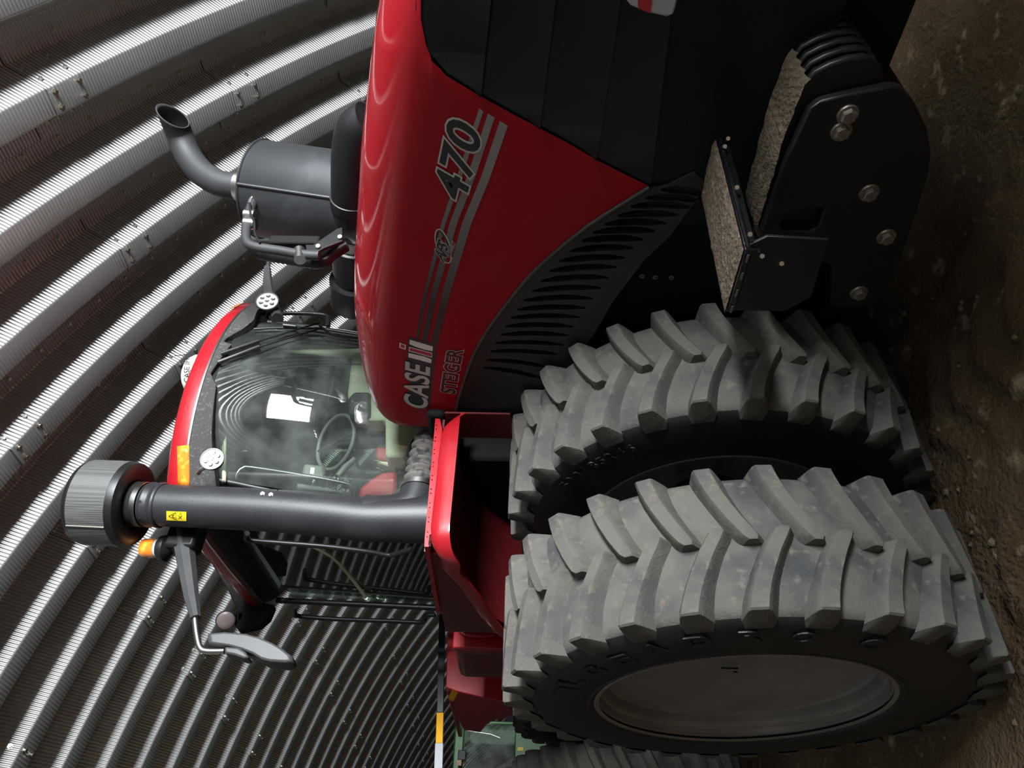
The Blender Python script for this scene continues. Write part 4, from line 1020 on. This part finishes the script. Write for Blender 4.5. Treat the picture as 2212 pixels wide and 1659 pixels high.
MB().lathe(da + du * .10, du, [(0, .112), (.03, .112), (.031, .104), (.075, .104)], 40).build('duct_clamp', 'steel', duct, 50)
MB().lathe(da + du * .17, du, [(0, .112), (.008, .122), (.20, .118), (.30, .100), (.33, .094)], 40).build('duct_boot', 'black_satin', duct, 50)
MB().lathe(da + du * .485, du, [(0, .100), (.008, .100)], 40, caps=False).build('boot_clamp', 'steel', duct, 50)
MB().lathe(da + du * .40 + V((0, .0, .0)), du, [(.03, .13), (.04, .14), (.22, .14), (.235, .13)], 36).build('filter_housing', 'black_satin', T, 40)
MB().box(at(737, 545, Y=DYY), (.10, .05, .12)).build('duct_bracket', 'black_satin', T, bevel=.01)
MB().box(V((2.32, 2 * YC - HY + .06, 2.47)), (.22, .05, .14)).build('front_marker_bracket', 'red_dark', T, bevel=.01)

# ---- muddy step ahead of the inner wheel
ZS = 1.24
stp = [at(x, y, Z=ZS) for x, y in [(1543, 279), (1514, 406), (1568, 675), (1609, 539)]]
st_c = sum(stp, V()) / 4
m = MB(); nx_, ny_ = 14, 26; top = []
for i in range(nx_ + 1):
    row = []
    for j in range(ny_ + 1):
        u, v_ = i / nx_, j / ny_
        p = (stp[0] * (1 - u) + stp[1] * u) * (1 - v_) + (stp[3] * (1 - u) + stp[2] * u) * v_
        edge = min(u, 1 - u, v_, 1 - v_) * 8
        row.append(p + V((0, 0, .004 + .010 * min(1, edge) * (1 + .9 * noise.noise(p * 22) + .5 * noise.noise(p * 60)))))
    top.append(row)
MB().loft(top, closed=False, cap0=False, cap1=False).build('step_mud', 'mud', T, 60, label='dried mud caked on the step')
step = MB().loft([stp, [p - V((0, 0, .028)) for p in stp]]).build('step', 'black_gloss', T, bevel=.006)
a, b = stp[3], stp[2]                        # right-hand skirt of the step
m = MB().plate([(0, 0), (1, 0), (1, -.20), (.75, -.27), (-.12, -.25), (-.16, -.06)], [], lambda u, v_, w_: a + (b - a) * u + V((0, w_, v_)) + V((0, .01, 0)), .012)
m.build('step_skirt', 'black_satin', T, bevel=.003)
a, b = stp[0], stp[3]
MB().plate([(0, 0), (1, 0), (1, -.035), (0, -.035)], [], lambda u, v_, w_: a + (b - a) * u + V((-w_, 0, v_ - .005)), .012).build('step_front', 'black_gloss', T, bevel=.003)
MB().sweep([a + V((.004, 0, -.01)), b + V((.004, 0, -.01))], .008, 8).build('step_edge', 'black_gloss', T)
for x, y in ((1564, 318), (1571, 301), (1590, 406), (1618, 507), (1644, 554), (1686, 570)):
    p = at(x, y, X=stp[0].x + .012) if y < 520 else at(x, y, Y=stp[3].y)
    MB().lathe(p, (.6, -.6, 0), [(0, .008), (.012, .008)], 6).build('step_bolt', 'steel', T)
for i in range(4):
    t = .12 + i * .27; p = stp[3] * (1 - t) + stp[2] * t
    MB().box(p + V((0, -.004, -.014)), (.03, .004, .006)).build('step_notch', 'dirty_bolt', T)
lab2 = at(1529, 518, X=1.2); MB().box(lab2, (.004, .10, .10)).build('parts_tag', 'paper', T)

# ---- front weight pack with bolted side plate
PY = 1.19
plate_px = [(1642, 506), (1700, 340), (1748, 236), (1775, 218), (1830, 205), (1925, 186), (1950, 192), (1975, 220), (2003, 280), (2012, 330), (2005, 380), (1980, 460), (1945, 560), (1905, 640), (1890, 664), (1797, 662), (1797, 572), (1730, 555), (1680, 535), (1650, 520)]
slot = [at(x, y, Y=PY) for x, y in [(1700, 460), (1770, 448), (1782, 452), (1768, 490), (1752, 500), (1690, 498), (1686, 485)]]
plate_ = MB().plate([flat(at(x, y, Y=PY)) for x, y in plate_px], [[flat(p) for p in slot]], side_frame(PY), .035).build('weight_side_plate', 'black_satin', T, 30, bevel=.006, label='black bolted side plate of the front weights')
for i, (x, y) in enumerate(((1831, 247), (1817, 283), (1877, 416), (1914, 511), (1855, 632))):
    p = at(x, y, Y=PY)
    b_ = MB().lathe(p + V((0, .002, 0)), (0, -1, 0), [(0, .034), (.006, .034), (.010, .031)], 24).build('plate_bolt', 'dirty_bolt', plate_, 40)
    MB().lathe(p + V((0, -.008, 0)), (0, -1, 0), [(0, .025), (.014, .025), (.017, .021)], 6).build('bolt_head', 'dirty_bolt', plate_, 20)
wy0, wt, nw = 1.232, .056, 6
prof_w = [(1.50, 1.055), (1.56, 1.075), (1.90, 1.082), (2.08, 1.072), (2.125, 1.05), (2.15, 1.01), (2.17, .96), (2.175, .92), (2.165, .88), (2.14, .85), (2.08, .82), (1.95, .70), (1.60, .55), (1.45, .55), (1.45, .9)]
for k in range(nw):
    y0 = wy0 + k * wt
    sh = -.030 * k * 0
    wgt = MB().plate(prof_w, [], side_frame(y0), wt * .52).build('suitcase_weight', 'black_satin', T, 30, bevel=.010)
    rows = []
    for i in range(33):
        X = 1.50 + .61 * i / 32
        z = interp([(1.50, 1.052), (1.56, 1.075), (1.90, 1.082), (2.08, 1.072), (2.125, 1.05)], X)
        row = []
        for j in range(6):
            yy = y0 - .012 + wt * j / 5
            p = V((X, yy, z)); dz = .012 * math.sin(PI * (j + .0) / 5) + .005 * noise.noise(p * 30) + .004 * noise.noise(p * 80)
            row.append(p + V((0, 0, dz)))
        rows.append(row)
    MB().loft(rows, closed=False, cap0=False, cap1=False).build('weight_mud', 'mud', wgt, 60)
MB().box((1.68, PY + .24, .84), (.6, .34, .36)).build('weight_bracket', 'black_matte', T)
MB().box((1.62, 2.22, .78), (.85, .8, .5)).build('weight_pack', 'black_matte', T, bevel=.02)

# ---- cab interior
seat = empty('t', (0, 0, 0)); bpy.data.objects.remove(seat)
XI = -.75
def slab(name, px, X, th, mat, **k):
    pts = [at(x, y, X=X) for x, y in px]
    return MB().plate([(p.y, p.z) for p in pts], [], lambda u, v_, w_: V((X - w_, u, v_)), th).build(name, mat, T, 30, bevel=.02, **k)
slab('seat_back', [(768, 1085), (778, 1052), (800, 1034), (822, 1020), (857, 1016), (856, 1060), (850, 1088)], -.62, .10, 'seat_red', label='red leather seat seen through the windshield')
slab('buddy_seat', [(811, 962), (862, 966), (861, 994), (835, 994), (812, 990)], -.72, .10, 'seat_red')
slab('seat_edge', [(812, 989), (836, 995), (861, 995), (860, 1008), (838, 1004), (814, 998)], -.74, .09, 'seat_piping')
MB().lathe(at(796, 1081, X=-.55), (1, -.3, 0), [(0, .03), (.02, .03)], 20).build('seat_knob', 'cab_dark', T)
slab('dash', [(750, 850), (757, 893), (800, 905), (832, 905), (832, 985), (900, 985), (930, 880), (930, 760), (760, 760)], -.45, .15, 'cab_beige')
slab('dash_pod', [(752, 893), (752, 860), (765, 845), (800, 845), (800, 898)], -.42, .12, 'cab_dark')
slab('instrument_panel', [(758, 780), (755, 820), (752, 850), (800, 905), (800, 770)], -.50, .10, 'cab_dark')
slab('floor_console', [(850, 1060), (840, 1089), (900, 1089), (905, 1040), (885, 1035)], -.50, .2, 'cab_beige')
slab('kick_panel', [(857, 960), (850, 1060), (890, 1050), (895, 960)], -.70, .05, 'red_dark')
slab('monitor', [(655, 1000), (702, 1004), (702, 1031), (649, 1028)], -.60, .05, 'cab_grey')
slab('monitor_tag', [(671, 1009), (680, 1010), (678, 1024), (669, 1023)], -.598, .004, 'paper')
slab('armrest', [(640, 1042), (758, 1055), (758, 1064), (640, 1052)], -.70, .25, 'cab_grey')
slab('console', [(745, 985), (770, 985), (775, 1008), (812, 1012), (860, 1020), (790, 1026), (745, 1020)], -.9, .3, 'cab_dark')
slab('far_pillar_lining', [(585, 730), (582, 752), (640, 760), (790, 774), (790, 742), (640, 730)], -.52, .03, 'cab_beige')
slab('headliner_beam', [(478, 1040), (478, 880), (484, 840), (496, 800), (510, 780), (516, 786), (506, 806), (496, 845), (488, 885), (487, 1040)], -.24, .03, 'cab_beige')
MB().box((-1.1, YC, 3.715), (1.3, 1.3, .03)).build('headliner', 'cab_grey', T)
MB().box((XB + .08, YC, 2.75), (.06, 1.2, .6)).build('rear_lining', 'cab_grey', T)
sw = at(745, 985, X=-.70); sx = V((.75, -.2, .62)).normalized()
ring = []
u_ = sx.cross(V((0, 1, 0))).normalized(); w_ = sx.cross(u_)
swc = at(725, 955, X=-.70)
pts_ = [swc + (u_ * math.cos(2 * PI * k / 40) + w_ * math.sin(2 * PI * k / 40)) * .19 for k in range(41)]
wheel = MB().sweep(pts_, .014, 10).build('steering_wheel', 'cab_grey', T, 60)
MB().sweep([swc - sx * .02, swc - sx * .10 + V((.1, 0, -.35)), swc + V((.15, 0, -.6))], .035, 10).build('steering_column', 'cab_dark', wheel, 60)
MB().sweep([swc + u_ * .18, swc, swc - u_ * .18], .012, 8).build('wheel_spoke', 'cab_dark', wheel, 60)
XR_ = -.48
MB().sweep(bez([at(509, 1040, X=XR_), at(513, 1022, X=XR_), at(525, 1011, X=XR_), at(545, 1010, X=XR_), at(650, 1026, X=XR_), at(742, 1043, X=XR_), at(762, 1053, X=XR_), at(768, 1068, X=XR_), at(763, 1084, X=XR_)], 5), .012, 10).build('inner_rail', 'steel', T, 60)
for y, x in ((1032, 703), (1034, 716), (1036, 724), (1039, 733), (1042, 746), (1044, 754)):
    c = at(x, y + 2, X=XR_); MB().sweep([c + V((0, .05 * math.cos(a), .02 * math.sin(a))) + V((0, -.01, 0)) for a in [2 * PI * k / 14 for k in range(15)]], .0035, 6).build('rail_ring', 'steel', T, 60)
MB().sweep([at(765, 990, X=-.7), at(745, 1010, X=-.7), at(728, 1030, X=-.7)], [.02, .024, .018], 10).build('joystick', 'cab_grey', T, 60)
slab('rear_seat', [(905, 1195), (870, 1215), (862, 1235), (860, 1262), (935, 1262), (935, 1195)], -1.70, .10, 'cab_beige')
MB().sweep(bez([at(665, 1175, X=-1.0), at(720, 1205, X=-1.2), at(760, 1250, X=-1.5), at(790, 1290, X=-1.75)], 5), .012, 8).build('seat_belt', 'cab_beige', T)

# ================================================================== green machine standing behind
gm = empty('harvester', (-12.5, .8, 0)); tag(gm, 'green harvester with big glass cab parked behind the red tractor', 'harvester')
GX = -11.0
def gpl(name, px, mat, th, X=GX, **k):
    pts = [at(x, y, X=X) for x, y in px]
    return MB().plate([(p.y, p.z) for p in pts], [], lambda u, v_, w_: V((X - w_, u, v_)), th).build(name, mat, gm, 30, **k)
c_l, c_r = at(984, 1556, X=GX), at(1132, 1720, X=GX)
gy1, gy0 = c_l.y, c_l.y - 2.3
z1 = c_l.z
def bx(name, lo_, hi_, mat, bev=None): return MB().box([(a + b) / 2 for a, b in zip(lo_, hi_)], [b - a for a, b in zip(lo_, hi_)]).build(name, mat, gm, bevel=bev)
zg0, zg1 = at(1112, 1600, X=GX).z, at(1003, 1600, X=GX).z
bx('cab_post', (GX - .06, gy1 - .05, zg0), (GX + .02, gy1, z1), 'green_paint', .01)
bx('cab_post', (GX - .06, gy0, zg0), (GX + .02, gy0 + .05, z1), 'green_paint', .01)
bx('cab_roof', (GX - 1.6, gy0 - .05, zg1), (GX + .03, gy1 + .02, z1), 'green_paint', .03)
bx('cab_base', (GX - 1.6, gy0, zg0 - .9), (GX + .04, gy1 - .02, zg0), 'green_paint', .02)
bx('body', (GX - 5.0, gy0 - .2, .8), (GX - 1.5, gy1 + .3, 3.05), 'green_paint', .08)
bx('cab_rear', (GX - 1.62, gy0 + .05, zg0), (GX - 1.5, gy1 - .05, zg1), 'cab_dark')
cg = []
for i in range(9):
    y = gy0 + .05 + (gy1 - gy0 - .1) * i / 8; cg.append((GX - .02 + .16 * (1 - ((i - 4) / 4) ** 2), y))
gl_ = MB().loft([[V((x, y, zg0)) for x, y in cg], [V((x + .03, y, (zg0 + zg1) / 2)) for x, y in cg], [V((x, y, zg1)) for x, y in cg]], closed=False, cap0=False, cap1=False).build('cab_glass', 'harvester_glass', gm, 60)
bx('cab_seat', (GX - 1.0, gy0 + .8, zg0 - .1), (GX - .5, gy1 - .8, zg0 + .6), 'cab_dark', .05)
lm_ = at(998, 1632, X=GX + .16)
lb = MB().box(lm_, (.08, .16, .14)).build('cab_lamp', 'black_satin', gm, bevel=.01)
MB().box(at(992, 1648, X=GX + .2), (.03, .09, .08)).build('lamp_lens', 'lens_orange', lb)
MB().sweep([at(1010, 1578, X=GX + .2), at(1060, 1586, X=GX + .2), at(1080, 1594, X=GX + .2)], .007, 6).build('cab_wiper', 'zinc_bolt', gm)
MB().box(at(1124, 1618, X=GX + .05), (.01, .06, .10)).build('safety_label', 'yellow_label', gm)
for sg in (0, 1):
    y = gy0 - .3 if sg else gy1 + .1
    w_ = bpy.data.objects.new('tire', WHOLE); COL.objects.link(w_); w_.parent = gm; w_.location = V((GX - .9, y, TZ)) - WLOC[gm]

# ================================================================== loose clods on the dirt floor
m = MB(); rnd = random.Random(3)
for i in range(330):
    x, y = rnd.uniform(-1.2, 3.4), rnd.uniform(-1.6, 1.9)
    if abs(x) < .25 and (-.05 < y < .6 or .8 < y < 1.45): continue
    sz = rnd.choice((.005, .006, .008, .010, .013, .018)) * rnd.uniform(.7, 1.3)
    q = V((x, y, 0)); z = ground(q.dot(BAX), q.dot(BLA))
    ring = [[V((x + sz * f * math.cos(a + rnd.uniform(-.3, .3)) * rnd.uniform(.7, 1.3), y + sz * f * math.sin(a) * rnd.uniform(.7, 1.3), z + hh * sz)) for a in [2 * PI * k / 6 for k in range(6)]] for f, hh in ((.9, -.5), (1.05, .2), (.6, .75))]
    m.loft(ring)
cl = m.build('dirt_clods', 'mud_dry', None, 60); cl['kind'] = 'stuff'; tag(cl, 'pale dry clods scattered over the brown dirt floor', 'dirt')
